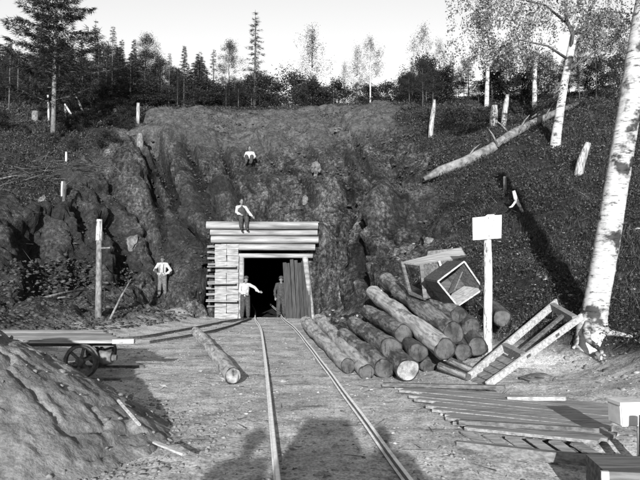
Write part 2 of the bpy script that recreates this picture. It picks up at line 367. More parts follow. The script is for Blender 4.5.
wn = fbm(GX*.35, GY*.35, Z*.35, 4)
veg = np.maximum(sstep(-.5, .6, GX-xb + wn*1.1)*sstep(.2, .8, Z), sstep(-.8, .8, -12.2-GX + wn*1.6 + np.clip(GY-36, 0, 10)*.15)*sstep(.6, 1.6, Z))
veg = np.maximum(veg, sstep(41.5, 43.5, GY+wn*1.2)*sstep(-.2,.3,GY-40)*.8); veg = np.maximum(veg, sstep(30, 34, np.abs(GX))*(GY > 0))
dark_ground = sstep(-7.4, -9.2, GX+.8*wn)*sstep(33, 30, GY+wn)*(GY > 15)*sstep(.2, 1, Z)*.5  # mask for darker ground: left bank, around the man, low right slope
dark_ground = np.maximum(dark_ground, np.exp(-(((GX+6.7)/1.5)**2+((GY-29.3)/2.2)**2))*.7)
rock = np.maximum(sstep(.08, .5, Z+.12*wn), sstep(.25, .7, slope))*(GY > 4)
rock = np.where((GX > .8) & (GY < 16), sstep(.12, .75, Z+.25*wn), rock); dark_ground = np.maximum(dark_ground, (GX > 2)*(GY < 17)*sstep(.1, .6, Z+.3*wn)*.35)
crag = rock*(1-veg)*np.clip(slope*1.3, .25, 1)*(GY < 44)
ca, sa = math.cos(R(32)), math.sin(R(32))
q1 = GX*ca + Z*sa; q2 = -GX*sa + Z*ca
strat = fbm(q1*1.05, GY*.5, q2*.22, 5, True); strat2 = fbm(q1*.45+5, GY*.3, q2*.15, 3, True)
lump = fbm(GX*.8, GY*.8, Z*.8, 5); fine = fbm(GX*4.5, GY*4.5, Z*4.5, 4)
big = fbm(q1*.22+9, GY*.25, q2*.12+3, 3)
crk = 1-sstep(0, .09, np.abs(noise3(q1*.55+2, GY*.35, q2*.13) + .25*noise3(GX*1.7, GY*1.7, Z*1.7)))
crk2 = 1-sstep(0, .12, np.abs(noise3(q1*1.3+7, GY*.6, q2*.5) + .3*noise3(GX*2.7, GY*2.7, Z*2.7)))
blk = fbm(GX*11, GY*11, Z*11, 2); patch = sstep(-.3, .5, noise3(GX*.25, GY*.25, Z*.25+4))
fa1, e1_ = facet(q1*.75, GY*.5, q2*.32); fa2, e2_ = facet(q1*1.9+3, GY*1.4, q2*1.0, 5); fa3, e3_ = facet(GX*4.5, GY*4.5, Z*4.5, 9)
smo = sstep(33, 37, GY)            # smoother earth towards the rim
# explicit cracks running down the cut walls
def crack(pix, wd, dp):
    pts_ = [hit(*p) for p in pix]; best = np.full(Z.shape, 9.)
    for a, b in zip(pts_, pts_[1:]):
        ax, az, bx, bz = a.x, a.z, b.x, b.z; L2 = (bx-ax)**2+(bz-az)**2+1e-9; t = np.clip(((GX-ax)*(bx-ax)+(Z-az)*(bz-az))/L2, 0, 1)
        dd_ = np.hypot(GX-ax-t*(bx-ax), Z-az-t*(bz-az)) + 3*(np.abs(GY-(a.y+t*(b.y-a.y))) > 3); best = np.minimum(best, dd_)
    return (1-sstep(.15*wd, wd, (best + .14*noise3(GX*2.5, GY*2.5, Z*2.5))/1.2))*dp*1.35
ck = np.zeros_like(Z)
for pix, wd, dp in ((((150, 140), (155, 153), (168, 181), (179, 208), (192, 239), (203, 267), (210, 294)), .42, .75), (((190, 150), (196, 168), (205, 190), (209, 215), (211, 240)), .3, .5), (((135, 140), (150, 175), (160, 210), (168, 245)), .28, .35),
                    (((222, 150), (232, 175), (240, 205)), .25, .35), (((374, 210), (376, 240), (373, 262), (375, 288)), .3, .5), (((345, 170), (352, 200), (350, 235), (347, 265)), .25, .35), (((400, 190), (405, 220), (398, 250)), .22, .35), (((262, 140), (275, 165), (300, 180), (315, 205)), .22, .3), (((340, 120), (360, 150), (372, 185)), .25, .35),
                    (((110, 225), (118, 255), (128, 285)), .35, .5), (((80, 215), (86, 245), (84, 280)), .3, .4), (((30, 225), (44, 255), (52, 290)), .4, .5)):
    ck = np.maximum(ck, crack(pix, wd, dp))
rg = crack(((172, 150), (186, 185), (200, 225), (212, 262), (217, 300)), .9, .5) + crack(((385, 185), (388, 220), (386, 255), (388, 285)), .8, .55) + crack(((120, 150), (135, 190), (148, 235)), .9, .4)   # ribs standing proud
fk = 1-.65*smo
d = crag*(fa1*.42*fk + fa2*.2*fk + fa3*.045 + strat2*.12 + big*.6 - .05 + smo*(lump*.22 + strat2*.1)) + crag*fine*.045 + crag*blk*.03 - crag*e1_*.12*fk - crag*e2_*.05*fk + (rg-ck)*np.clip(rock, 0, 1)*(1-veg)
d += (1-crag)*veg*(lump*.14 + fine*.05) + rock*(1-veg)*(fine*.035 + lump*.08)
flat = (1-rock)*(np.abs(GX) < 25)
d += flat*(noise3(GX*1.1, GY*1.1, 0)*.03 + fbm(GX*3.5, GY*3.5, 3, 3)*.008 + np.abs(noise3(GX*2.1, GY*2.1, 7))*.015)
railx = np.interp(GY, [-8, 0, 5.6, 9, 20, 24.5, 26.5], [1.1, .7, .19, -.13, -1.27, -1.9, -2.12])
d = np.where((np.abs(GX-railx) < .8) & (rock < .5), d*.45-.004, d)
edge = np.minimum(1, np.abs(np.stack([GX+4.7, GX-.15], 0)).min(0)*0+1)
keep = (GX > -4.75) & (GX < -.0) & (GY > 24.5) & (GY < 28.0)
d = np.where(keep, np.clip(d, -.02, .03), d)
P = np.stack([GX, GY, Z], -1) + Nn*d[..., None]
ny, nx = Z.shape; idx = np.arange(nx*ny).reshape(ny, nx)
q = np.stack([idx[:-1, :-1], idx[:-1, 1:], idx[1:, 1:], idx[1:, :-1]], -1).reshape(-1, 4)
cx = (GX[:-1, :-1]+GX[1:, 1:]).ravel()/2; cy = (GY[:-1, :-1]+GY[1:, 1:]).ravel()/2
hole = (cx > -3.55) & (cx < -.75) & (cy > 26.97) & (cy < 27.17)
q = q[~hole]
me = bpy.data.meshes.new('ground'); me.vertices.add(nx*ny); me.vertices.foreach_set('co', P.astype(np.float32).ravel())
me.loops.add(q.size); me.loops.foreach_set('vertex_index', q.astype(np.int32).ravel()); me.polygons.add(len(q))
me.polygons.foreach_set('loop_start', np.arange(0, q.size, 4, dtype=np.int32)); me.polygons.foreach_set('loop_total', np.full(len(q), 4, np.int32)); me.update(calc_edges=True)
for nme, arr in (('rock', rock), ('veg', veg), ('crack', np.clip(e1_*.7*fk + e2_*.3*fk*patch + ck*1.6, 0, 1)*np.clip(crag*2, 0, 1)), ('smooth', smo), ('dark_ground', dark_ground)):
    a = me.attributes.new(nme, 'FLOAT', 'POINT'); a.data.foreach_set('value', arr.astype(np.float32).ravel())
tag(link('ground', me, M['ground']), kind='structure')
GS = (xs, ys, P[..., 2])
def Hd(x, y):   # displaced height, nearest vertex
    i = min(max(np.searchsorted(xs, x), 1), nx-1); j = min(max(np.searchsorted(ys, y), 1), ny-1); return float(P[j, i, 2])

# tunnel bore (irregular rock passage behind the timbers)
bm = bmesh.new(); prof = [(-3.7, -.12), (-3.75, 1.3), (-3.6, 2.9), (-2.2, 3.3), (-.9, 2.9), (-.6, 1.3), (-.55, -.12)]
secs = []
for k in range(26):
    y = 26.95+k*1.3; secs.append([bm.verts.new((x+random.uniform(-.12, .12)*(k > 0)-max(0, k-3)*.16, y, z+random.uniform(-.08, .08)*(k > 0)*(z > 0))) for x, z in prof])
for a, b2 in zip(secs, secs[1:]):
    for i in range(7): bm.faces.new((a[i], b2[i], b2[(i+1) % 7], a[(i+1) % 7]))
bm.faces.new(secs[-1][::-1])
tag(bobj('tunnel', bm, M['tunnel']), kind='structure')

# ------------------------------------------------------------------ world, sun
SUN_EL = math.atan(157/640); AZX = 25/640
w = bpy.data.worlds.new('World'); SC.world = w; w.use_nodes = True; nt = w.node_tree; bg = nt.nodes['Background']
sky = nt.nodes.new('ShaderNodeTexSky'); sky.sky_type = 'NISHITA'; sky.sun_disc = False; sky.sun_elevation = SUN_EL
# rotation 0 = sun at +Y; the sun stands behind the camera at -Y
sky.sun_rotation = R(180)+math.atan(AZX); sky.air_density = 1.0; sky.dust_density = .4
sep = nt.nodes.new('ShaderNodeSeparateColor'); nt.links.new(sky.outputs[0], sep.inputs[0])   # blue-sensitive plate: grey from the blue channel
nt.links.new(sep.outputs[2], bg.inputs[0]); bg.inputs[1].default_value = .1
sl = bpy.data.lights.new('sun', 'SUN'); sl.energy = 5; sl.angle = R(.5); sl.color = (1, 1, 1)
so = bpy.data.objects.new('sun', sl); COL.objects.link(so)
dirv = Vector((AZX, 1, -math.tan(SUN_EL)*math.sqrt(1+AZX**2))); so.rotation_euler = dirv.to_track_quat('-Z', 'Y').to_euler(); so.location = (0, -20, 20)
vs = SC.view_settings; vs.view_transform = 'Standard'; vs.look = 'None'; vs.gamma = 1; vs.use_curve_mapping = False; vs.exposure = 1.1
SC.render.engine = 'CYCLES'; SC.render.resolution_x = 1024; SC.render.resolution_y = 768
#--SECTION2--

def V(*a): return Vector(a)
# ================================================================== TIMBER PORTAL
PX0, PX1 = -4.66, -.12; PY = 26.55
por = empty('timber_portal', (-2.3, PY, 0), 'log and plank timbered tunnel mouth set into the rock face', 'tunnel portal')
def loc(o, e):  # parent keeping world coordinates
    o.parent = e; o.matrix_parent_inverse = e.matrix_basis.inverted() if False else Matrix.Translation(-e.location); return o
def logmesh(p0, p1, r0, r1, seed, seg=16, n=14, bend=.02, wob=.05):
    bm = bmesh.new(); rnd = random.Random(seed); p0 = Vector(p0); p1 = Vector(p1); pts = []; rad = []
    o1, o2 = rnd.uniform(-1, 1), rnd.uniform(-1, 1); side = (p1-p0).cross(V(0, 0, 1)).normalized()
    for i in range(n+1):
        t = i/n; pts.append(p0.lerp(p1, t) + (side*o1 + V(0, 0, 1)*o2*.5)*bend*math.sin(math.pi*t)*(p1-p0).length*.3); rad.append((r0*(1-t)+r1*t)*(1+rnd.uniform(-.012, .012)))
    rings(bm, pts, rad, seg, wob*.35, True, uvend=True, seed=seed); return bm
# horizontal beams: z, radius, x-left, x-right, y offset
for i, (z, r, a, b, dy, mt) in enumerate(((3.86, .165, -4.70, -.08, -.1, 'beam'), (3.56, .125, -4.55, -.1, -.06, 'beam'), (3.27, .16, -4.5, -.06, -.1, 'beam'), (2.96, .14, -4.1, -.2, .02, 'beam'), (2.6, .1, -3.5, -.3, .04, 'beam'))):
    o = bobj('beam', logmesh((a, PY+dy, z), (b, PY+dy+.02, z+random.uniform(-.02, .02)), r, r*.94, 30+i), [M[mt], M['endgrain']]); loc(o, por)
# second row of beams behind, carrying the fill
for i, z in enumerate((3.7, 3.35, 3.0)):
    o = bobj('back_beam', logmesh((-4.4, PY+.32, z), (-.3, PY+.32, z), .16, .15, 60+i), [M['bark_dark'], M['endgrain']]); loc(o, por)
# crib of squared timbers at the left side
crb = bmesh.new(); z = .0; k = 0
while z < 3.05:
    h = random.uniform(.22, .27)
    e1 = random.uniform(0, .05); e2 = random.uniform(0, .05)
    box(crb, (-4.09+random.uniform(-.012, .012), PY+.42, z+h/2), (.475, 1.1+e1, h-.012), (0, random.uniform(-.012, .012), 0), jit=.012)
    box(crb, (-3.6+random.uniform(-.012, .012), PY+.42, z+h/2), (.475, 1.1+e2, h-.012), (0, random.uniform(-.012, .012), 0), jit=.012)
    if k in (2, 5, 8): box(crb, (-4.0, PY+.1, z+h), (1.1+random.uniform(0, .2), 1.2, .03), jit=.008)
    z += h; k += 1
loc(bobj('crib_wall', crb, M['crib']), por)
lg = bmesh.new()
for k in range(11):
    zz = .5+k*.25; box(lg, (-4.5+random.uniform(-.05, .04), PY+.3+random.uniform(-.05, .05), zz), (.4, .16, .09), (0, random.uniform(-.04, .04), 0), .01)
loc(bobj('lagging_ends', lg, M['plank_dark']), por)
# jambs
loc(bobj('jamb_post', logmesh((-3.28, PY+.05, 0), (-3.26, PY+.05, 2.55), .12, .11, 71), [M['beam'], M['endgrain']]), por)
loc(bobj('jamb_post', logmesh((-.35, PY+.1, 0), (-.62, PY+.05, 2.55), .14, .12, 72), [M['beam'], M['endgrain']]), por)
pw = bmesh.new()
for k in range(7):
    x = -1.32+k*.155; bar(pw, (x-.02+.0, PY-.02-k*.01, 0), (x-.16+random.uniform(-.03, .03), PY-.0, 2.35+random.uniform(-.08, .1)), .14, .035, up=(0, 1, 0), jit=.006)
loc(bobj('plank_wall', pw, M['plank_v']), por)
fl = bmesh.new()
for k in range(12): box(fl, (-2.2, PY+.35+k*.07, 4.0), (4.3, .1, .05), jit=.02)
bm_ = fl; loc(bobj('roof_lagging', bm_, M['plank_dark']), por)

# ================================================================== TRACK
def trackpts(side):
    L = ([-8, 0, 3, 5.62, 8.93, 13, 17, 20.2, 22.5, 24.5, 26.5, 30, 40], [.55, .15, -.1, -.37, -.69, -1.09, -1.5, -1.83, -2.13, -2.45, -2.68, -3.0, -4.3])
    c = []
    for y in np.arange(-7, 40, .5):
        x = float(np.interp(y, *L)); c.append(V(x, y, 0))
    # smooth
    for _ in range(4): c = [c[0]] + [(c[i-1]+c[i]*2+c[i+1])/4 for i in range(1, len(c)-1)] + [c[-1]]
    if side:
        c = [p + V(1.115 + .004*math.sin(i*.9), 0, 0) for i, p in enumerate(c)]
    return c
def railmesh(pts, hh=.085, z0=.0):
    """flat-bottomed rail profile swept along pts"""
    prof = [(-.04, 0), (.04, 0), (.04, .012), (.01, .02), (.01, .055), (.024, .062), (.024, .08), (.016, hh), (-.016, hh), (-.024, .08), (-.024, .062), (-.01, .055), (-.01, .02), (-.04, .012)]
    bm = bmesh.new(); secs = []
    for i, p in enumerate(pts):
        t = (pts[min(i+1, len(pts)-1)]-pts[max(i-1, 0)]).normalized(); s = t.cross(V(0, 0, 1)).normalized()
        secs.append([bm.verts.new(p + s*a*.8 + V(0, 0, b + z0)) for a, b in prof])
    n = len(prof)
    for a, b in zip(secs, secs[1:]):
        for k in range(n): bm.faces.new((a[k], a[(k+1) % n], b[(k+1) % n], b[k]))
    bm.faces.new(secs[0][::-1]); bm.faces.new(secs[-1]); return bm
def rise(p): return .37*float(sstep(.6, 1.6, -p.y))
for sd, lb in ((0, 'left rail of the narrow mine track running into the tunnel'), (1, 'right rail of the narrow mine track running into the tunnel')):
    pts = [p + V(0, 0, rise(p)) for p in trackpts(sd)]
    tag(bobj('rail', railmesh(pts, z0=.012), M['rail'], smooth=False), lb, 'rail', 'rails of the mine track')
tl, tr_ = trackpts(0), trackpts(1)
# siding rails curving left
for k, (a, lb) in enumerate((((136, 341), 'near curved rail of the siding that bends left before the tunnel'), ((150, 334), 'far curved rail of the siding that bends left before the tunnel'))):
    if k == 0: ps = [pt(60, 341, 17.2), pt(136, 339.5, 17.9), pt(170, 333, 19.8), pt(200, 327, 21.9), pt(228, 320.5, 24.6), pt(246, 318, 26)]
    else: ps = [pt(150, 343, 16.9), pt(185, 337.5, 18.4), pt(215, 331.5, 20.4), pt(235, 325.8, 22.7), pt(246, 321, 25), pt(252, 319, 26)]
    ps = [V(p.x, p.y, 0) for p in ps]; out = []
    for i in range(len(ps)-1):
        for t in np.linspace(0, 1, 8, endpoint=False): out.append(ps[i].lerp(ps[i+1], t))
    for _ in range(8): out = [out[0]] + [(out[i-1]+out[i]*2+out[i+1])/4 for i in range(1, len(out)-1)] + [out[-1]]
    tag(bobj('rail', railmesh([p+V(0, 0, max(0, Hd(p.x, p.y)-.01)) for p in out], .08), M['iron']), lb, 'rail', 'rails of the siding')

# ================================================================== LOGS
def log(p0, p1, r0, r1, label, group='felled logs piled beside the track', mat='bark', end='endgrain', seed=0, name='log', cat='log', bend=.012):
    a, b = Vector(p0), Vector(p1); mid = (a+b)/2
    Lh = (b-a).length/2; bm = logmesh(V(-Lh, 0, 0), V(Lh, 0, 0), r0, r1, seed, seg=22, n=26, bend=bend, wob=.09)
    ss = seed*3.7
    for v in bm.verts:
        rr_ = Vector((0, v.co.y, v.co.z)); n_ = float(noise3(v.co.x*.9+ss, rr_.y*3/max(r0, .05)*.3, rr_.z*3/max(r0, .05)*.3)); v.co += rr_*.24*n_
        v.co.x += (1 if v.co.x > 0 else -1)*(abs(v.co.x) > Lh-.02)*v.co.z*math.sin(ss)*.25 + (abs(v.co.x) > Lh-.02)*.02*math.sin(v.co.y*40+ss)
    rnd_ = random.Random(seed)
    for kn in range(2):   # knots
        x_ = rnd_.uniform(-.8, .8)*Lh; th = rnd_.uniform(.3, 2.8); bmesh.ops.create_icosphere(bm, subdivisions=1, radius=r0*.22, matrix=Matrix.Translation((x_, math.cos(th)*r0*.86, math.sin(th)*r0*.86)))
    o = bobj(name, bm, [M[mat], M[end]]); o.location = mid; xx_ = (b-a).normalized(); yy_ = V(0, 0, 1).cross(xx_).normalized(); o.rotation_euler = Matrix((xx_, yy_, xx_.cross(yy_))).transposed().to_euler(); return tag(o, label, cat, group)
LG = [  # near px,py,Y, rpx ; far px,py,Y, r scale
 ((348, 366, 11.85, 7.4), (306, 321.5, 21), 1.35, 'thin pale log at the left edge of the pile, nearest the rail', 'bark_pale'),
 ((366.6, 373, 11.3, 7.8), (320, 319.5, 20), 1.3, 'second thin log from the rail, its butt closest to the viewer', 'bark_pale'),
 ((384, 367.5, 11.35, 10), (345, 336, 15.2), 1.0, 'thick dark log on the ground, third from the rail', 'bark'),
 ((391.5, 349, 11.95, 11), (354, 324, 16.4), .95, 'stout log resting on the third log from the rail, round dark end facing out', 'bark'),
 ((408, 371, 10.75, 11), (386, 350, 13.2), 1.0, 'short log with a freshly cut pale end at the front of the pile', 'bark'),
 ((403.5, 333.6, 12.4, 8.6), (368, 312, 17.2), 1.1, 'slim log lying on top of the pile behind the stout dark log', 'bark'),
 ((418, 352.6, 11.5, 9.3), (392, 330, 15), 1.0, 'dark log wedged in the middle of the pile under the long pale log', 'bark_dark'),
 ((444.4, 349, 11.1, 11), (373, 292.5, 17.6), 1.0, 'longest pale log sloping across the top of the pile', 'bark_pale'),
 ((454, 333, 11.7, 11), (386, 280, 17.9), 1.0, 'thick dark log with a ragged end above the longest pale log', 'bark'),
 ((458, 314, 12.4, 9), (405, 290, 16.5), 1.0, 'uppermost log, under the two wooden boxes', 'bark'),
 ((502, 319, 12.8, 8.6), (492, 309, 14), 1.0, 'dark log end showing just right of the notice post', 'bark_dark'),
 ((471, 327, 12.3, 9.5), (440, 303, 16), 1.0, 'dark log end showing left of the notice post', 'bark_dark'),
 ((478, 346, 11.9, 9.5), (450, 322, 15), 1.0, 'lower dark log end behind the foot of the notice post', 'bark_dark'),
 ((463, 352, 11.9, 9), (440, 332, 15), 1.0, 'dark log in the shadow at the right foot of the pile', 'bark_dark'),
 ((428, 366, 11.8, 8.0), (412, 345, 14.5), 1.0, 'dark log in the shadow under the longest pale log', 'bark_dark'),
]
for i, (a, b, k, lb, mt) in enumerate(LG):
    p0 = pt(*a[:3]); r = a[3]/F*a[2]; p1 = pt(*b); p1.z = max(p1.z, H(p1.x, p1.y)+r*.6*k); p0.z = max(p0.z, H(p0.x, p0.y)+r*.8)
    log(p0, p1, r, r*k, lb, mat=mt, end='endgrain_pale' if i in (4,) else 'endgrain', seed=100+i, bend=.03 if i in (7, 8) else .012)
p0 = pt(233, 379, 10.6); p0.z = .15; p1 = pt(196, 335, 18.6); p1.z = .17
log(p0, p1, .135, .13, 'lone pale squared log lying on the dirt left of the track', group=None, mat='bark_pale', end='endgrain_pale', seed=77)
for a, b, lb in (((449, 360, 11.7), (478, 372, 11.2), 'short billet poking out at the foot of the pile'), ((440, 366, 11.4), (468, 379, 10.9), 'thin round stick on the ground under the pile')):
    p0 = pt(*a); p1 = pt(*b); p0.z = max(p0.z, .08); p1.z = max(.08, H(p1.x, p1.y)+.06); log(p0, p1, .07, .06, lb, group='short billets at the foot of the pile', seed=5, cat='log', name='billet')

# ================================================================== NOTICE BOARD
b0 = hit(488, 356); PYn = b0.y
sg = empty('notice_board', b0, 'white rectangular notice board nailed to a pale barked post beside the log pile', 'sign')
bm = bmesh.new(); k = PYn/F; top = pt(489, 220, PYn).z - b0.z
rings(bm, [V(0, 0, -.3), V(.0, 0, .6), V(.03, .0, 1.4), V(.02, 0, top)], [.085, .08, .078, .07], 12, .06); bobj('post', bm, M['post'], sg)
bc = pt(487.2, 227.5, PYn-.1)-b0
def board_poly():
    bm = bmesh.new(); pts = [(472.5, 217.7), (485, 216.5), (487.5, 214.6), (494, 214.2), (495, 215.2), (501.8, 214.8), (501.3, 238.2), (473, 240.2)]
    fr = [bm.verts.new(pt(x, y, PYn-.105)-b0) for x, y in pts]; bk = [bm.verts.new(pt(x, y, PYn-.105)-b0+V(0, .03, 0)) for x, y in pts]
    bm.faces.new(fr[::-1]); bm.faces.new(bk); n = len(pts)
    for i in range(n): bm.faces.new((fr[i], fr[(i+1) % n], bk[(i+1) % n], bk[i]))
    bmesh.ops.recalc_face_normals(bm, faces=bm.faces); return bm
bd = bobj('board', board_poly(), M['paint'], sg)
bm = bmesh.new(); rnd = random.Random(4)
for row, (x0, x1, y0) in enumerate(((477, 497, 221.5), (478.5, 496.5, 227), (476, 499, 232.8))):
    x = x0
    while x < x1:
        wl = rnd.uniform(1.6, 3.6); xx = x
        while xx < min(x+wl, x1):
            yy = y0 - (xx-x0)*.07; h = rnd.choice((.7, 1.0, 1.4)); p = pt(xx, yy, PYn-.107)-b0
            box(bm, p, (.3*k, .001, h*k), (0, rnd.uniform(-.5, .5), 0)); 
            if rnd.random() < .6: box(bm, p+V(.15*k, 0, rnd.choice((-.3, 0, .3))*k), (.6*k, .001, .28*k), (0, rnd.uniform(-.3, .3), 0))
            xx += rnd.uniform(.55, .85)
        x += wl+.9
bobj('lettering', bm, M['ink'], bd)
for x, y in ((488.5, 218), (489, 236)): bm = bmesh.new(); blob(bm, pt(x, y, PYn-.11)-b0, (.012, .006, .012), 1); bobj('nail', bm, M['iron'], bd)

# ================================================================== TIPPED WOODEN BOXES
def hopper(wt, wb, lt, lb_, h, th=.03):
    """flared open box walls as board panels; returns bm; open at top z=h"""
    bm = bmesh.new()
    ct = [V(-lt/2, -wt/2, h), V(lt/2, -wt/2, h), V(lt/2, wt/2, h), V(-lt/2, wt/2, h)]; cb = [V(-lb_/2, -wb/2, 0), V(lb_/2, -wb/2, 0), V(lb_/2, wb/2, 0), V(-lb_/2, wb/2, 0)]
    def panel(a, b, c, d):
        n = (b-a).cross(d-a).normalized()*th; vs = [bm.verts.new(p) for p in (a, b, c, d)]+[bm.verts.new(p+n) for p in (a, b, c, d)]
        for f in ((0, 3, 2, 1), (4, 5, 6, 7), (0, 1, 5, 4), (1, 2, 6, 5), (2, 3, 7, 6), (3, 0, 4, 7)): bm.faces.new([vs[i] for i in f])
    return bm, ct, cb, panel
# large tipped trough: built by its visible corners (world coordinates), real thickness
YB = 14.2
def shell(name, mat, e, quad, th, boards=0):
    bm = bmesh.new(); a, b, c, d = [Vector(q)-e.location for q in quad]; n = (b-a).cross(d-a).normalized()
    m = max(1, boards)
    for i in range(m):
        t0 = i/m + (.006 if i else 0); t1 = (i+1)/m - (.006 if i < m-1 else 0); off = n*random.uniform(0, .008)
        qs = [a.lerp(b, t0), a.lerp(b, t1), d.lerp(c, t1), d.lerp(c, t0)]
        vs = [bm.verts.new(p+off) for p in qs]+[bm.verts.new(p+off-n*th) for p in qs]
        for f in ((0, 1, 2, 3), (7, 6, 5, 4), (1, 0, 4, 5), (2, 1, 5, 6), (3, 2, 6, 7), (0, 3, 7, 4)): bm.faces.new([vs[j] for j in f])
    o = bobj(name, bm, mat, e); return o
A1 = pt(402, 262, 14.6); A2 = pt(421, 264.5, 13.7); A3 = pt(425, 299, 13.5); A4 = pt(410, 293, 14.2)
B2 = pt(466, 257, 14.9); B3 = pt(466, 290, 14.7); T1 = pt(428, 251, 15.5); T2 = pt(461, 247.5, 15.9); T3 = pt(463, 275, 16.0); T4 = pt(420, 285, 15.6)
hp = empty('wooden_trough', (A3.x, 14.6, A3.z), 'large weathered plank trough lying on its side on top of the log pile', 'wooden box')
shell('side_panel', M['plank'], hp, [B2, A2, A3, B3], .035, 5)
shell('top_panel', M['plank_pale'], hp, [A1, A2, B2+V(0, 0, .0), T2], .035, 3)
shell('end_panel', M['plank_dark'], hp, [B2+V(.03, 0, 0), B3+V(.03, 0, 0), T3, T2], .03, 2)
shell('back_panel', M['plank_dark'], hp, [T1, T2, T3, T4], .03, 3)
bm = bmesh.new(); E = hp.location
bar(bm, A1-E, A4-E+V(0, 0, 0), .07, .05, jit=.004); bar(bm, A2-E-V(.0, .03, 0), A3-E-V(0, .03, 0), .08, .05, up=(0, 1, 0), jit=.004); bar(bm, A4-E, A3-E, .06, .05, jit=.004)
bobj('end_frame', bm, M['plank'], hp)
bm = bmesh.new(); bar(bm, pt(439, 261, 14.0)-E, pt(444, 275, 13.95)-E, .05, .03, up=(0, 1, 0)); bobj('batten', bm, M['plank_pale'], hp)
# open square box standing on a corner
YC = 12.75; s = YC/F
a = pt(437.5, 281.5, YC-.1); b = pt(464, 261.5, YC+.05); c = pt(483, 289, YC); d = pt(457.5, 306, YC-.15)
cen = (a+b+c+d)/4; bk = V(.12, .62, .02)+V(-.10, 0, 0)
bx = empty('open_box', (cen.x, YC, d.z), 'small square open box resting on its corner with a sunlit inner face', 'wooden box')
bk = V(-.22, .5, .05)
sh_ = .92
qa, qb, qc, qd = a, b, c, d
ra, rb, rc_, rd = [cen+(p-cen)*sh_+bk for p in (a, b, c, d)]
shell('side_panel', M['plank_v'], bx, [qb, qa, ra, rb], .022, 2)  # left panels use dark wood, their shade is put into the colour
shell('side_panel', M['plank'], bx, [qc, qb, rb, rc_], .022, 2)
shell('side_panel', M['plank_pale'], bx, [qd, qc, rc_, rd], .022, 2)  # pale wood paints in the sunlit inner face
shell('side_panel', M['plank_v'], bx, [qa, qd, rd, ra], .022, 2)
shell('bottom_panel', M['bark_dark'], bx, [ra, rb, rc_, rd], .02, 3)  # very dark bottom paints in the shadow inside the box
bm = bmesh.new(); E = bx.location
for p, q_ in ((a, b), (b, c), (c, d), (d, a)): bar(bm, p-E-V(0, .012, 0), q_-E-V(0, .012, 0), .03, .035, up=(0, 1, 0))
bobj('rim', bm, M['plank_pale'], bx)
bm = bmesh.new(); bar(bm, (a*.45+d*.55)-E+V(.08, .12, .05), (b*.55+c*.45)-E+V(-.2, .3, 0), .02, .22, up=(0, 1, .2)); bobj('divider', bm, M['plank_dark'], bx)

# ================================================================== LADDER FRAME (hand barrow) leaning on the birch roots
L0, L1 = pt(468, 378, 10.95), pt(557, 302, 13.2); R0, R1 = pt(487, 391.5, 10.45), pt(582, 316.5, 12.25)
for p in (L0, R0): p.z = max(p.z, H(p.x, p.y)+.02)
bwb = empty('hand_barrow', (L0+R0)/2, 'long pale wooden frame with cross boards propped against the foot of the big birch', 'hand barrow')
E = bwb.location; nrm = (L1-L0).cross(R0-L0).normalized()
if nrm.z < 0: nrm = -nrm
def sidebd(p, q_, w=.17): 
    bm = bmesh.new(); dn = (q_-p).normalized(); bar(bm, p-E, q_-E, .04, w, up=nrm, jit=.003)
    return bm
bobj('side_rail', sidebd(L0, L1, .14), M['plank_pale'], bwb); bobj('side_rail', sidebd(R0, R1, .125), M['plank_pale'], bwb)
def LR(t, s_): return L0.lerp(L1, t)*(1-s_)+R0.lerp(R1, t)*s_
for t in (.36, .93):
    bm = bmesh.new(); bar(bm, LR(t, .04)-E+nrm*.01, LR(t, .96)-E+nrm*.01, .1, .15, up=nrm); bobj('cross_board', bm, M['plank_dark'], bwb)
for k in range(5):
    t = .03+k*.062; bm = bmesh.new(); bar(bm, LR(t, .06)-E-nrm*.06, LR(t, .94)-E-nrm*.06, .155, .025, up=nrm, jit=.004); bobj('floor_board', bm, M['plank_dark'], bwb)
bm = bmesh.new(); bar(bm, LR(.38, .6)-E-nrm*.02, LR(.92, .52)-E-nrm*.02, .07, .05, up=nrm); bobj('middle_rail', bm, M['plank'], bwb)
for p, q_ in ((.55, .62), (.86, .9)):
    bm = bmesh.new(); bar(bm, LR(p-.18, 1)-E-V(0, .0, 0)+ (R0-L0).normalized()*.022, LR(p-.14, 1)-E+(R0-L0).normalized()*.022, .004, .05, up=nrm); bobj('slot', bm, M['iron'], bwb)

# ================================================================== PLANK PLATFORM, foreground right
pf = empty('plank_platform', (2.3, 8.4, 0), 'low platform of old planks beside the track with splintered ends', 'platform'); E = pf.location
dd = V(.81, -.59, 0); nn = V(.59, .81, 0); cen = V(2.2, 8.4, .045)
for i in range(13):
    t = -1.02+i*.165; s0 = .08 + (t+1.02)/2.02*(-2.1) + random.uniform(-.05, .3)*(i % 3 == 0); s1 = 1.55+random.uniform(-.1, .12)+max(0, t)*.3
    bm = bmesh.new(); zz = .0+random.uniform(-.004, .004)
    bar(bm, cen+nn*t+dd*s0-E+V(0, 0, zz), cen+nn*t+dd*s1-E+V(0, 0, zz+.06), .164, .035, jit=.003); bobj('plank', bm, M['deck'], pf)
for p, q_, w, mt in (((383, 388.5, 10.1), (505, 398, 9.45), .09, 'plank'), ((460, 427.5, 7.55), (600, 442.5, 6.85), .08, 'plank'), ((508, 404, 8.95), (566, 410, 8.6), .07, 'plank_pale')):
    a, b = pt(*p), pt(*q_); a.z, b.z = .095, .165; bm = bmesh.new(); bar(bm, a-E, b-E, w, .05, jit=.004); bobj('edge_board', bm, M[mt], pf)
for k in range(3):
    a = cen+dd*(-.9+k*1.1)-nn*(1.05)-V(0, 0, .12); b = a+nn*2.1; bm = bmesh.new(); rings(bm, [a-E, b-E], [.07, .07], 8, .05); bobj('bearer', bm, M['bark_dark'], pf)
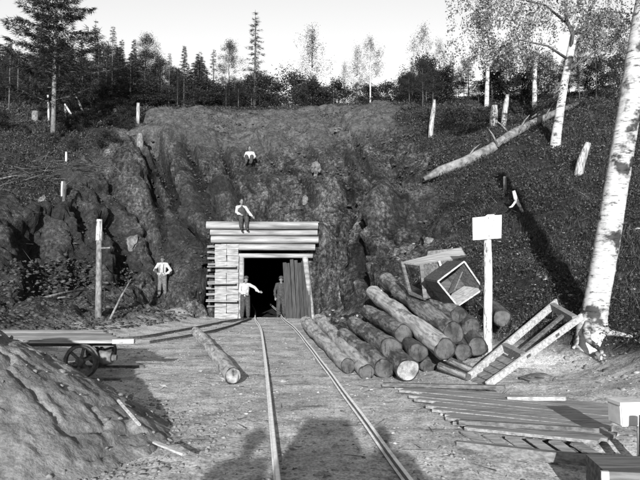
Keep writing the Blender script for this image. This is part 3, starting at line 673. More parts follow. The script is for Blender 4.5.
for j in range(6):   # splintered boards under the front edge
    a = pt(466+j*22, 432+j*1.6, 7.3-j*.09); b = pt(486+j*22, 446+j*1.6, 6.9-j*.07); a.z = .03; b.z = -.02+random.uniform(-.03, .03); bm = bmesh.new(); bar(bm, a-E, b-E, .13, .025, jit=.012); bobj('broken_board', bm, M['deck'], pf)
a, b = pt(458, 440, 6.9), pt(600, 457, 6.3); a.z = b.z = .0; bm = bmesh.new(); bar(bm, a-E, b-E, .1, .09, jit=.01); bobj('front_sill', bm, M['plank_dark'], pf)

# ================================================================== WHITE BOX ON POST, CRATE, UPRIGHT (right edge)
gz = H(3.05, 6.3)
pb = empty('white_box_stand', (3.08, 6.35, gz), 'white painted box on a short pale post at the right edge', 'box')
E = pb.location; bm = bmesh.new(); c0 = pt(627, 413, 6.35)
box(bm, c0-E, (.265, .24, .215), (0, 0, .1), .006); bmesh.ops.bevel(bm, geom=bm.edges[:], offset=.012, segments=2, affect='EDGES'); bobj('box_body', bm, M['enamel'], pb)
bm = bmesh.new(); box(bm, c0-E+V(0, 0, .115), (.285, .26, .03), (0, 0, .1), .004); bobj('lid', bm, M['enamel'], pb)
bm = bmesh.new(); rings(bm, [V(.06, 0, -.2), V(.07, 0, c0.z-E.z-.1)], [.05, .045], 10, .04); bobj('post', bm, M['enamel'], pb)
cr = empty('low_crate', (2.95, 5.35, H(2.95, 5.3)), 'dark wooden crate with a bright edge in the bottom right corner', 'crate'); E = cr.location
bm = bmesh.new(); ctr = pt(645, 478, 5.35)
box(bm, ctr-E, (.78, .5, .22), (0, 0, -.12), .006); bobj('crate_body', bm, M['plank'], cr)
for x in (-.41, .41): bm = bmesh.new(); box(bm, ctr-E+Euler((0, 0, -.12)).to_matrix() @ V(x*.96, -.262, 0), (.06, .03, .24), (0, 0, -.12)); bobj('corner_batten', bm, M['plank_pale'], cr)
pb2 = pt(644, 440, 6.0); bm = bmesh.new(); rings(bm, [V(pb2.x, 6.0, -.3), V(pb2.x, 6.0, .1), V(pb2.x+.01, 6.0, .5)], [.05, .05, .045], 10, .05)
tag(bobj('stake', bm, M['bark_dark']), 'dark upright stake cut by the right edge beside the white box', 'stake')

# ================================================================== FLAT CAR, left
zt = .70
fc = empty('flat_car', (-4.8, 11.8, 0), 'low flat wagon with a plank deck and iron wheels behind the earth heap', 'rail wagon'); E = fc.location
dk = bmesh.new(); NB = 9
for i in range(NB):
    t = i/(NB-1); y = 11.02+t*1.9; xr = -3.35-t*1.0+random.uniform(-.04, .04); xl = -7.6+random.uniform(-.1, .1)
    box(dk, ((xl+xr)/2-E.x, y-E.y, zt-.03+random.uniform(-.004, .004)), (xr-xl, .2, .05), jit=.006)
bobj('deck', dk, M['deck'], fc)
bm = bmesh.new(); bar(bm, pt(113, 341.5, 10.96)-E, pt(134.5, 341, 10.98)-E, .1, .075, jit=.004); bobj('end_board', bm, M['plank_pale'], fc)
bm = bmesh.new(); box(bm, (-5.6-E.x, 11.3-E.y, zt-.1), (4.0, .12, .09)); box(bm, (-6.1-E.x, 12.7-E.y, zt-.1), (3.4, .12, .09))
for xx in (-7.2, -5.9, -4.9): box(bm, (xx-E.x, 12.0-E.y, zt-.1), (.12, 1.5, .09))
bobj('chassis', bm, M['plank_dark'], fc)
def wheel(x, y, r=.29):
    bm = bmesh.new(); seg = 28
    for (ro, ri, y0, y1) in ((r, r-.045, -.05, .04), (r+.025, r-.03, .04, .06), (.07, .025, -.06, .06)):
        L = []
        for k in range(seg):
            th = 2*math.pi*k/seg; L.append([bm.verts.new((math.cos(th)*q, yy, math.sin(th)*q)) for q, yy in ((ro, y0), (ro, y1), (ri, y1), (ri, y0))])
        for k in range(seg):
            A_, B_ = L[k], L[(k+1) % seg]
            for j in range(4): bm.faces.new((A_[j], A_[(j+1) % 4], B_[(j+1) % 4], B_[j]))
    bmesh.ops.recalc_face_normals(bm, faces=bm.faces)
    w_ = bobj('wheel', bm, M['iron'], fc); w_.location = V(x, y, r+.055)-E
    bm = bmesh.new()
    for k in range(6):
        th = math.pi*k/3+.3; bar(bm, (math.cos(th)*.05, 0, math.sin(th)*.05), (math.cos(th)*(r-.035), 0, math.sin(th)*(r-.035)), .045, .03, up=(0, 1, 0))
    bobj('spokes', bm, M['iron'], w_)
wheel(-4.08, 11.0, .275); wheel(-6.4, 11.0, .275); wheel(-4.25, 12.5, .275); wheel(-6.5, 12.5, .275)
for x in (-4.08, -6.4):
    bm = bmesh.new(); rings(bm, [V(x, 10.95, .33)-E, V(x-.13, 12.5, .33)-E], [.035, .035], 10); bobj('axle', bm, M['iron'], fc)
bm = bmesh.new(); rings(bm, [V(-3.84, 11.25, .36)-E, V(-3.62, 11.25, .36)-E], [.13, .11], 14); rings(bm, [V(-3.62, 11.25, .36)-E, V(-3.54, 11.25, .36)-E], [.06, .05], 10); bobj('axle_box', bm, M['trunk_pale'], fc)
for z_, y_ in ((-.02, 11.0), (-.02, 12.5)):
    tag(bobj('rail', railmesh([V(-10, y_, z_-.01), V(-6, y_, z_-.01), V(-3.4, y_, z_-.01)], .085), M['iron']), ('near' if y_ < 12 else 'far')+' short rail under the flat wagon', 'rail', 'rails under the flat wagon')

# ================================================================== EARTH HEAP
gx, gy = np.meshgrid(np.arange(-8.2, -.7, .032), np.arange(3.0, 10.4, .036))
dx = (gx+4.72+.22*noise3(gy*.5,gx*.3,1)); dy = (gy-6.9)*1.06; dist = np.sqrt(dx**2+dy**2+.1) ; ang = np.arctan2(dy, dx)
gl = fbm(ang*3.2+3, dist*.28, 1.0, 4, True); hz = .66*(2.97-dist)
gm = np.clip(noise3(gx*.6, gy*.6, 8)+.25, 0, 1)
hz = hz + (gl-.5)*.022*gm*np.clip(dist, 0, 2.4)*(hz > -.2) + fbm(gx*1.1, gy*1.1, 0, 5)*.05 - .07*(1-sstep(0, .1, np.abs(noise3(gx*.9, gy*.9, 2)+.3*noise3(gx*3, gy*3, 2))))*(hz > .1) + np.clip(fbm(gx*5, gy*5, 3, 4), -.2, 2)*.03 + np.clip(noise3(gx*11, gy*11, 5), .15, 1)*.022 + fbm(gx*8, gy*8, 9, 3)*.02 + fbm(gx*16, gy*16, 9, 2)*.007 + fbm(ang*9, dist*1.2, 4, 3, True)*.012
zz = hz - .05*(hz < 0)
ny_, nx_ = gx.shape; idx2 = np.arange(nx_*ny_).reshape(ny_, nx_); qd_ = np.stack([idx2[:-1, :-1], idx2[:-1, 1:], idx2[1:, 1:], idx2[1:, :-1]], -1).reshape(-1, 4)
zm = np.maximum(np.maximum(zz[:-1, :-1], zz[1:, 1:]), np.maximum(zz[:-1, 1:], zz[1:, :-1])).ravel(); qd_ = qd_[zm > -.10]
me = bpy.data.meshes.new('earth_heap'); me.vertices.add(nx_*ny_); me.vertices.foreach_set('co', np.stack([gx, gy, zz], -1).astype(np.float32).ravel())
me.loops.add(qd_.size); me.loops.foreach_set('vertex_index', qd_.astype(np.int32).ravel()); me.polygons.add(len(qd_))
me.polygons.foreach_set('loop_start', np.arange(0, qd_.size, 4, dtype=np.int32)); me.polygons.foreach_set('loop_total', np.full(len(qd_), 4, np.int32)); me.update(calc_edges=True)
bmh = bmesh.new(); bmh.from_mesh(me); bmesh.ops.delete(bmh, geom=[v for v in bmh.verts if not v.link_faces], context='VERTS'); bmh.to_mesh(me); bmh.free()
tag(link('earth_heap', me, M['spoil']), 'big grey heap of dug earth filling the lower left corner', 'earth heap')
for a, b, w_, lb in (((118, 403, 7.2), (140, 428, 6.5), .025, 'narrow pale lath on the right flank of the earth heap'), ((154, 445, 6.15), (184, 458, 5.95), .045, 'pale splinter of board at the right toe of the earth heap')):
    p, q_ = pt(*a), pt(*b); bm = bmesh.new(); bar(bm, p+V(0, 0, .03), q_+V(0, 0, .03), w_, .02, jit=.006); tag(bobj('lath', bm, M['plank_pale']), lb, 'lath')

# ================================================================== POSTS, STAKES, STUMPS, LYING POLES
def stake(name, px, pyb, pyt, wpx, lb, cat, mat='deadwood', lean=0, grp=None, Y=None, taper=.85, seg=10):
    b = hit(px, pyb) if Y is None else pt(px, pyb, Y); k = b.y/F; r = wpx*k/2; h = (pyb-pyt)*k; bm = bmesh.new()
    rings(bm, [V(0, 0, -.25), V(lean*k*.3, 0, h*.35), V(lean*k*.7, 0, h*.7), V(lean*k, 0, h)], [r*1.1, r, r*.95, r*taper], seg, .12, seed=int(px*7+pyb))
    o = bobj(name, bm, M[mat]); o.location = b; tag(o, lb, cat, grp); return o, b, k, h
o, b, k, h = stake('wooden_post', 98.5, 319, 222, 6.5, 'tall round post with a short peg on its right side, on the left bank', 'post', 'dead_' and 'trunk_pale', -1)
bm = bmesh.new(); rings(bm, [V(-.0, -.05, h*.72), V(11*k, -.05, h*.725)], [.03, .025], 8); bobj('peg', bm, M['trunk_pale'], o)
bm = bmesh.new(); rings(bm, [V(-1*k, 0, h*.8), V(-1*k, 0, h*1.02)], [3.6*k, 2.6*k], 10, .1); bobj('peeled_top', bm, M['post'], o)
stake('stake', 63.5, 212, 181, 3.0, 'short white topped marker stake on the dark left bank', 'stake', 'trunk')
o, b, k, h = stake('marker', 63.3, 196, 181.5, 5.0, 'thick white marker block on the dark left bank', 'marker', 'paint')
stake('stake', 66, 167, 152, 2.2, 'thin white stake above the marker block on the left bank', 'stake', 'post')
stake('stump', 138, 122, 103, 3.5, 'white snapped stump at the left end of the cut rim', 'stump', 'snag', grp='stumps along the cleared rim')
stake('stump', 140, 148, 134, 7, 'short thick broken stump below the rim on the left', 'stump', 'trunk_pale', grp='stumps along the cleared rim')
stake('stump', 193, 104, 95, 3.5, 'leaning white stump on the rim near the dark spruces', 'stump', 'snag', lean=2, grp='stumps along the cleared rim')
stake('stump', 149, 106, 99, 3, 'tiny pale stump at the edge of the left woods, right of the snapped stump', 'stump', 'trunk_pale', grp='stumps along the cleared rim')
stake('stump', 159, 108, 102, 3, 'tiny pale stump in the clearing midway between the snapped and leaning stumps', 'stump', 'trunk_pale', grp='stumps along the cleared rim')
stake('stump', 100, 120, 110, 4.5, 'pale round topped stump in the left clearing, right of the poles', 'stump', 'trunk_pale', grp='stumps along the cleared rim')
stake('stump', 115, 118, 109, 4, 'pale squat stump further right in the left clearing', 'stump', 'trunk_pale', grp='stumps along the cleared rim')
stake('stump', 35, 121, 111, 7, 'grey rounded stump left of the tall conifer trunk', 'stump', 'trunk_pale', grp='stumps along the cleared rim')
stake('snag', 430, 138, 99, 5, 'leaning white bare snag on the right hillside, leftmost of them', 'snag', 'snag', lean=5, taper=.5, grp='bare snags on the right hillside')
stake('snag', 493, 126, 105, 8, 'short thick pale snag on the right hillside', 'snag', 'snag', lean=2, taper=.7, grp='bare snags on the right hillside')
stake('snag', 503, 126, 94, 5.5, 'taller slim snag right behind the short thick one', 'snag', 'snag', lean=5, taper=.6, grp='bare snags on the right hillside')
stake('snag', 577, 176, 143, 8, 'split white snag leaning right, below the birch on the hillside', 'snag', 'snag', lean=12, taper=.75, grp='bare snags on the right hillside')
stake('snag', 505, 193, 177, 3.5, 'small pale snag above the forked white branch', 'snag', 'trunk_pale', lean=0, grp='bare snags on the right hillside')
stake('snag', 579, 88, 74, 5, 'pale snag under the dark trees at upper right', 'snag', 'snag', lean=0, grp='bare snags on the right hillside')
# forked branch
b = hit(515, 215); k = b.y/F; bm = bmesh.new()
rings(bm, [V(-1*k, 0, 24*k), V(1*k, 0, 16*k), V(4*k, 0, 10*k), V(9*k, 0, 0)], [.05, .07, .05, .04], 8, .1); rings(bm, [V(1.5*k, 0, 14*k), V(-3*k, 0, 8*k), V(-6*k, 0, 7*k)], [.04, .035, .02], 8, .1)
o = bobj('forked_branch', bm, M['post']); o.location = b; tag(o, 'forked white branch standing on the dark hillside above the notice board', 'branch')
# poles leaning in an A shape, left clearing
for x0, y0, x1, y1, lb in ((49, 122, 48, 95, 'upright white pole just left of the tall conifer trunk'), (51, 101, 57, 116, 'slanting pole leaning on the upright pole by the conifer'), (66, 121, 65, 104, 'upright pole of the middle pair right of the conifer'),
                           (66, 106, 73, 116, 'slanting pole of the middle pair right of the conifer'), (75, 94, 76, 108, 'upright pole of the right pair in the left clearing'), (76, 96, 84, 113, 'slanting pole of the right pair in the left clearing')):
    lo = (x0, y0) if y0 > y1 else (x1, y1); hi = (x1, y1) if y0 > y1 else (x0, y0); b = hit(*lo); t = pt(hi[0], hi[1], b.y+.1); bm = bmesh.new(); rings(bm, [V(0, 0, -.1), t-b], [.075, .06], 8, .08)
    o = bobj('pole', bm, M['post']); o.location = b; tag(o, lb, 'pole', 'leaning poles in the left clearing')
# fallen log on the right slope
pp = [hit(*a) for a in ((424, 184), (440, 177), (465, 167), (490, 154), (512, 139), (540, 124), (577, 108))]
pp = [V(p.x, p.y, p.z+.2) for p in pp]; mid = pp[3].copy(); bm = bmesh.new(); rings(bm, [p-mid for p in pp], [.1, .2, .22, .21, .2, .17, .12], 14, .08)
fe = empty('fallen_tree', mid, 'long grey fallen trunk with broken branch stubs lying up the right slope', 'fallen tree'); bobj('trunk', bm, M['deadlog'], fe)
for j, (i_, dx_, dz_) in enumerate(((2, .5, .7), (3, -.4, .8), (3, .5, .5), (4, .4, .8), (4, -.5, .5), (5, .3, .7), (5, .6, .4))):
    p = pp[i_]-mid+V(random.uniform(-.4, .4), 0, .1); bm = bmesh.new(); rings(bm, [p, p+V(dx_*.6, -.1, dz_*.6), p+V(dx_*1.1, -.2, dz_*.9)], [.05, .035, .012], 7, .1); bobj('branch_stub', bm, M['deadlog'], fe)
# sticks on the left bank
for a, b, w_, lb in (((36, 302), (85, 292), .07, 'long bare pole lying on the left bank'), ((55, 300), (74, 301), .05, 'short bare pole lying below the long one on the left bank'), ((110, 321), (131, 281), .06, 'thin pole leaning upright right of the tall post'),
                     ((0, 181), (28, 177), .06, 'grey pole lying at the left edge above the dark hollow')):
    p, q_ = hit(*a), hit(*b)
    if lb.startswith('thin'): q_ = pt(131, 281, p.y+1.0)
    p.z += .06; q_.z += .06; bm = bmesh.new(); rings(bm, [V(0, 0, 0), (q_-p)/2+V(0, 0, .05), q_-p], [w_*.7, w_*.6, w_*.4], 8, .1); o = bobj('bare_pole', bm, M['trunk_pale']); o.location = p; tag(o, lb, 'pole')

# ================================================================== BOULDERS
def boulder(px, py, wpx, hpx, lb, mat='stone', grp='boulders on the cut'):
    b = hit(px, py); k = b.y/F; bm = bmesh.new(); bmesh.ops.create_icosphere(bm, subdivisions=4, radius=1)
    co = np.array([v.co for v in bm.verts]); s0 = px*.37; dn = facet(co[:, 0]*1.1+s0, co[:, 1]*1.1, co[:, 2]*1.1)[0]*1.5 + .4*fbm(co[:, 0]*2+s0, co[:, 1]*2, co[:, 2]*2, 3)
    for v, d_ in zip(bm.verts, dn): v.co = Vector((v.co.x*wpx*k/2, v.co.y*wpx*k/2, v.co.z*hpx*k/2))*(1+.28*d_)
    o = bobj('boulder', bm, M[mat], smooth=False); o.location = b+V(0, 0, hpx*k*.3); tag(o, lb, 'boulder', grp)
boulder(43, 207, 8, 12, 'small pale boulder high on the dark left bank', 'stone_pale')
boulder(316, 172, 9, 13, 'upright white boulder high above the tunnel beams', 'stone_pale')
boulder(305, 204, 5, 10, 'narrow pale boulder on the face above the tunnel beams', 'stone_pale')
boulder(338, 133, 9, 6, 'flat pale boulder near the top of the cut', 'stone_pale')
boulder(133, 250, 12, 18, 'pale jutting boulder left of the white shirted man', 'stone_pale')
boulder(430, 246, 10, 10, 'pale boulder behind the wooden trough', 'stone_pale')
boulder(537, 381, 30, 9, 'low flat stone beyond the plank platform', 'stone_pale')
#--SECTION3--

# ================================================================== PEOPLE
def person(loc_, rz, label, J, top='white_cloth', legs='mid_cloth', vest=None, hat=None, hairm='hair', boots='dark_cloth', name='person', braces=False):
    """J: joints in local metres, facing -Y"""
    root = empty(name, loc_, label, 'person', rz=rz)
    g = {k: Vector(v) for k, v in J.items()}
    hd = g['head']; nk = g['neck']; ch = g['chest']; pl = g['pelvis']
    # body: one continuous skin surface
    bm = bmesh.new()
    blob(bm, hd+V(0, 0, .015), (.076, .095, .115), 3); blob(bm, hd+V(0, -.02, -.06), (.055, .07, .06), 2)
    blob(bm, hd+V(0, -.1, -.01), (.013, .018, .026), 2); blob(bm, hd+V(0, -.085, .035), (.05, .02, .012), 2)
    blob(bm, hd+V(0, -.088, -.06), (.024, .012, .012), 2)
    for s_ in (-1, 1): blob(bm, hd+V(s_*.08, .01, 0), (.012, .022, .032), 2)
    caps(bm, nk-V(0, 0, .03), .06, hd-V(0, -.02, .07), .055); caps(bm, ch, .12, nk, .07); caps(bm, pl, .12, ch, .125)
    for S in 'LR':
        caps(bm, nk.lerp(g['sh'+S], .5), .06, g['sh'+S], .055); caps(bm, g['sh'+S], .05, g['el'+S], .04); caps(bm, g['el'+S], .04, g['wr'+S], .028)
        wr = g['wr'+S]; hdv = (wr-g['el'+S]).normalized() if 'hd'+S not in g else (g['hd'+S]-wr).normalized(); side = hdv.cross(V(0, -1, .2)).normalized()
        thin = hdv.cross(side).normalized(); pm = wr+hdv*.05
        caps(bm, wr, .026, pm, .03); caps(bm, wr+hdv*.05-side*.022, .018, wr+hdv*.085-side*.026, .012); caps(bm, wr+hdv*.05+side*.022, .018, wr+hdv*.085+side*.026, .012)
        for f, (o_, l_) in enumerate(((-.03, .058), (-.0105, .07), (.0105, .066), (.03, .05))):
            a = wr+hdv*.085+side*o_; b = a+hdv*l_*.5; c = b+hdv*l_*.4+thin*l_*.3; caps(bm, a, .0095, b, .009); caps(bm, b, .009, c, .0075)
        tb = wr+hdv*.03-side*.03; caps(bm, tb, .012, tb+hdv*.035-side*.025, .0105); caps(bm, tb+hdv*.035-side*.025, .0105, tb+hdv*.065-side*.03, .008)
        caps(bm, pl.lerp(g['hp'+S], .6), .09, g['hp'+S], .08); caps(bm, g['hp'+S], .075, g['kn'+S], .05); caps(bm, g['kn'+S], .05, g['an'+S], .035); caps(bm, g['an'+S], .035, g['to'+S], .03)
    body = remesh(bobj('body', bm, M['skin'], root), .009, 2)
    # shirt
    bm = bmesh.new(); caps(bm, pl+V(0, 0, .05), .15, ch, .175, .75); caps(bm, ch, .175, nk-V(0, 0, .05), .1, .8); caps(bm, nk-V(0, 0, .06), .075, nk-V(0, 0, .01), .066)
    for S in 'LR':
        caps(bm, nk.lerp(g['sh'+S], .4)-V(0, 0, .03), .09, g['sh'+S], .075); caps(bm, g['sh'+S], .072, g['el'+S], .062); caps(bm, g['el'+S], .062, g['wr'+S], .042)
        m_ = (g['el'+S]+g['wr'+S])/2; blob(bm, m_+V(0, 0, -.02), .07, 2)
    for i in range(10): blob(bm, pl.lerp(ch, random.uniform(.1, 1))+V(random.uniform(-.1, .1), random.choice((-.1, .09)), 0), (.03, .025, .07), 1)
    remesh(bobj('shirt', bm, M[top], root), .013, 3)
    bm = bmesh.new(); blob(bm, pl, (.16, .125, .12), 2)
    for S in 'LR':
        caps(bm, g['hp'+S]+V(0, 0, .04), .115, g['kn'+S], .1); caps(bm, g['kn'+S], .1, g['an'+S]+(g['kn'+S]-g['an'+S])*.2, .08)
        for i in range(5): blob(bm, g['kn'+S].lerp(g['an'+S], random.uniform(0, .8))+V(random.uniform(-.04, .04), -.03, 0), (.05, .04, .025), 1)
    remesh(bobj('trousers', bm, M[legs], root), .013, 3)
    for S in 'LR':
        bm = bmesh.new(); an, to = g['an'+S], g['to'+S]; caps(bm, an.lerp(g['kn'+S], .3), .058, an, .052); caps(bm, an-V(0, 0, .02), .05, to, .042); remesh(bobj('boot', bm, M[boots], root), .011, 2)
    if vest:
        bm = bmesh.new(); caps(bm, pl+V(0, 0, .06), .19, ch, .195, .8); caps(bm, ch, .195, nk-V(0, 0, .09), .125, .85); remesh(bobj('waistcoat', bm, M[vest], root), .013, 3)
    if braces:
        for s_ in (-1, 1):
            bm = bmesh.new()
            pts_ = [pl+V(s_*.08, -.125, .1), ch+V(s_*.075, -.13, .0), nk.lerp(g['shL' if s_ < 0 else 'shR'], .45)+V(0, -.06, .03), nk.lerp(g['shL' if s_ < 0 else 'shR'], .45)+V(0, .03, .06), ch+V(s_*.06, .125, 0)]
            for a, b in zip(pts_, pts_[1:]): bar(bm, a, b, .03, .012, up=(0, -1, .1))
            bobj('brace', bm, M['dark_cloth'], root)
    bm = bmesh.new(); blob(bm, hd+V(0, .022, .045), (.086, .094, .1), 3); bmesh.ops.bisect_plane(bm, geom=bm.verts[:]+bm.edges[:]+bm.faces[:], plane_co=hd+V(0, -.075, .05), plane_no=V(0, -.75, -.6), clear_outer=True); bobj('hair', bm, M[hairm], root, True)
    if hat:
        bm = bmesh.new(); rings(bm, [hd+V(0, 0, .065), hd+V(0, 0, .07)], [.15 if hat == 'brim' else .105, .148 if hat == 'brim' else .1], 24)
        blob(bm, hd+V(0, .0, .1), (.1, .108, .075), 3)
        if hat != 'brim': blob(bm, hd+V(0, -.1, .075), (.07, .055, .012), 2)
        bobj('hat', bm, M['dark_cloth'], root, True)
    for s_ in (-1, 1):
        bm = bmesh.new(); blob(bm, hd+V(s_*.03, -.088, .015), (.011, .006, .007), 2); bobj('eye', bm, M['hair'], root, True)
    bm = bmesh.new(); blob(bm, hd+V(0, -.1, -.058), (.02, .003, .004), 2); bobj('mouth', bm, M['hair'], root, True)
    return root
ST = dict(head=(0, -.01, 1.6), neck=(0, 0, 1.45), chest=(0, 0, 1.24), pelvis=(0, 0, .93), shL=(-.18, 0, 1.4), shR=(.18, 0, 1.4), elL=(-.27, .02, 1.12), elR=(.27, .02, 1.12), wrL=(-.25, -.06, .86), wrR=(.25, -.06, .86),
          hpL=(-.09, 0, .9), hpR=(.09, 0, .9), knL=(-.11, -.02, .49), knR=(.11, -.02, .49), anL=(-.13, .01, .09), anR=(.13, .01, .09), toL=(-.16, -.14, .04), toR=(.16, -.14, .04))
def pose(**k): d_ = dict(ST); d_.update(k); return d_
# man standing on the left bank, arms akimbo
b = hit(163.5, 297.5); b = V(b.x, b.y-.25, Hd(b.x, b.y-.25)+.05)
person(b, -.05, 'man in loose white shirt and braces standing hands on hips on the left bank', pose(elL=(-.36, .06, 1.14), wrL=(-.17, -.08, .98), elR=(.34, .08, 1.14), wrR=(.17, -.06, .98), hdL=(-.1, -.13, .93), hdR=(.1, -.13, .93)), braces=True, hat='cap')
# man in white shirt by the crib
person(V(-3.02, 25.9, .0), .35, 'man in white shirt and dark trousers beside the plank crib, arm stretched out', pose(elR=(.36, -.12, 1.3), wrR=(.52, -.2, 1.12), hdR=(.62, -.24, 1.1), elL=(-.24, -.1, 1.14), wrL=(-.06, -.24, 1.05), head=(.03, -.03, 1.6)), legs='dark_cloth', hat='cap')
# dark clothed man in the mouth
person(V(-1.66, 27.4, .0), .1, 'man in dark jacket and hat standing in the dark of the tunnel mouth', pose(), top='dark_cloth', legs='dark_cloth', vest='dark_cloth', hat='brim')
SIT = dict(head=(0, -.03, .80), neck=(0, 0, .64), chest=(0, .0, .42), pelvis=(0, .02, .12), shL=(-.18, 0, .58), shR=(.18, 0, .58), elL=(-.24, -.12, .36), elR=(.28, -.1, .36), wrL=(-.12, -.32, .26), wrR=(.14, -.34, .24),
           hpL=(-.09, 0, .1), hpR=(.09, 0, .1), knL=(-.12, -.43, .1), knR=(.12, -.43, .1), anL=(-.12, -.46, -.32), anR=(.12, -.44, -.32), toL=(-.13, -.6, -.36), toR=(.13, -.58, -.36))
def sit(**k): d_ = dict(SIT); d_.update(k); return d_
person(V(-3.27, PY-.02, 4.03), .35, 'man in dark waistcoat over white shirt sitting on the top tunnel beam, legs hanging', sit(elR=(.3, -.05, .38), wrR=(.42, -.15, .22)), legs='dark_cloth', vest='dark_cloth')
b = hit(250, 165); b = V(b.x, b.y-.1, Hd(b.x, b.y)-.02)
person(b, 0, 'small figure in white shirt sitting on the slope high above the tunnel beams', sit(knL=(-.14, -.35, .34), knR=(.14, -.35, .34), anL=(-.13, -.5, -.02), anR=(.13, -.5, -.02), toL=(-.13, -.62, -.06), toR=(.13, -.62, -.06)), legs='dark_cloth')
# photographer, helper and the draped plate camera whose shadows fall on the track bed
gz = .37-.01
person(V(-1.06, -1.6, gz+.02), math.pi, 'photographer in dark coat and brimmed hat standing left of the draped camera', {k: Vector(v)*1.07 for k, v in ST.items()}, top='dark_cloth', legs='dark_cloth', hat='brim')
person(V(.36, -1.5, gz+.05), math.pi, 'helper in dark coat standing to the right of the draped camera', {k: Vector(v)*1.08 for k, v in ST.items()}, top='dark_cloth', legs='dark_cloth')
tc_ = empty('plate_camera', (-.27, -1.5, gz), 'wooden plate camera under a dark cloth on a tripod, throwing its shadow on the track', 'camera')
bm = bmesh.new(); secs = []
for zz_, w_, d_ in ((1.36, .44, .34), (1.6, .38, .30), (1.82, .3, .26), (1.93, .25, .22), (1.95, .22, .2)):
    secs.append([bm.verts.new((sx_*w_*(1+.05*math.sin(k*2.3)), sy_*d_*(1+.05*math.cos(k*1.7)), zz_+.01*math.sin(k*3))) for k, (sx_, sy_) in enumerate(((-1, -1), (-.5, -1.05), (0, -1), (.5, -1.06), (1, -1), (1.04, -.3), (1.02, .3), (1, 1), (.5, 1.05), (0, 1), (-.5, 1.05), (-1, 1), (-1.04, .3), (-1.03, -.3)))])
for a, b2 in zip(secs, secs[1:]):
    for i in range(14): bm.faces.new((a[i], a[(i+1) % 14], b2[(i+1) % 14], b2[i]))
bm.faces.new(secs[-1]); bobj('dark_cloth', bm, M['dark_cloth'], tc_, True)
bm = bmesh.new(); box(bm, (0, .22, 1.74), (.3, .16, .3)); bobj('camera_front', bm, M['plank'], tc_)
for a in (90, 210, 330):
    bm = bmesh.new(); bar(bm, (0, 0, 1.5), (.42*math.cos(R(a)), .42*math.sin(R(a)), 0), .04, .03, up=(0, 0.01, 1)); bobj('leg', bm, M['plank'], tc_)
# ================================================================== LEAF / NEEDLE BUILDERS
def rnd_unit(n): v = RS.normal(size=(n, 3)); return v/np.linalg.norm(v, axis=1)[:, None]
def leafquads(C, s, aspect=.55, dirs=None):
    n = len(C); a = rnd_unit(n) if dirs is None else dirs; b = np.cross(a, rnd_unit(n)); b /= np.linalg.norm(b, axis=1)[:, None]+1e-9
    s = np.asarray(s).reshape(-1, 1)*np.ones((n, 1)); a = a*s; b = b*s*aspect
    return np.stack([C-a, C-b*.9, C+a, C+b*.9], 1).reshape(-1, 3)
def needles(C, D, L, wd):
    n = len(C); b = np.cross(D, rnd_unit(n)); b /= np.linalg.norm(b, axis=1)[:, None]+1e-9
    L = np.asarray(L).reshape(-1, 1); return np.stack([C, C+b*wd, C+D*L], 1).reshape(-1, 3)
def conifer(seed, h=12, spread=.2, dens=1.0, base=.12, droop=.25, gap=0, up=0):
    """returns trunk bmesh-mesh and crown mesh"""
    rs = random.Random(seed); bm = bmesh.new(); rings(bm, [V(0, 0, -.5), V(0, 0, h*.3), V(.03, 0, h*.7), V(0, 0, h)], [h*.014, h*.011, h*.006, .01], 8, .05)
    C, D, Ls = [], [], []; z = h*base; az = rs.uniform(0, 6)
    while z < h*.985:
        t = (z-h*base)/(h*(1-base)); Lb = h*spread*(1-t)**.8*(.55 + .45*min(1, t*5))*rs.uniform(.55, 1.15)+.12
        az += 2.4+rs.uniform(-.5, .5); ca_, sa_ = math.cos(az), math.sin(az); pts = []; 
        if rs.random() > gap:
            for i in range(6):
                u = i/5; pts.append(V(ca_*Lb*u, sa_*Lb*u, z + (up-droop)*Lb*u + .18*Lb*u*u))
            rings(bm, pts[::2]+[pts[-1]], [.012*h/6*.35+.008, .012, .008, .003], 4, 0, False)
            nt_ = int(Lb*34*dens)+4
            for i in range(nt_):
                u = rs.uniform(.12, 1); p = pts[min(4, int(u*5))].lerp(pts[min(5, int(u*5)+1)], u*5 % 1)
                side = rs.choice((-1, 1)); w_ = (1-u*.7)*Lb*.34*rs.random(); 
                C.append((p.x - sa_*side*w_, p.y+ca_*side*w_, p.z-rs.uniform(0, .12)*w_*2)); 
                dv = V(ca_*.6-sa_*side*.8, sa_*.6+ca_*side*.8, rs.uniform(-.45, .15)).normalized(); D.append(dv); Ls.append(rs.uniform(.16, .34)*(.7+h/30))
        z += h*.0135*(1.25-t*.6)
    C = np.array(C); D = np.array([tuple(d) for d in D]); Ls = np.array(Ls)
    C3 = np.repeat(C, 3, 0)+RS.normal(size=(len(C)*3, 3))*.05; D3 = np.repeat(D, 3, 0)+RS.normal(size=(len(C)*3, 3))*.35; D3 /= np.linalg.norm(D3, axis=1)[:, None]
    cr_ = npmesh('crown', needles(C3, D3, np.repeat(Ls, 3), .028+h*.001), 0, 3)
    tm = bpy.data.meshes.new('trunk'); bm.to_mesh(tm); bm.free(); return tm, cr_
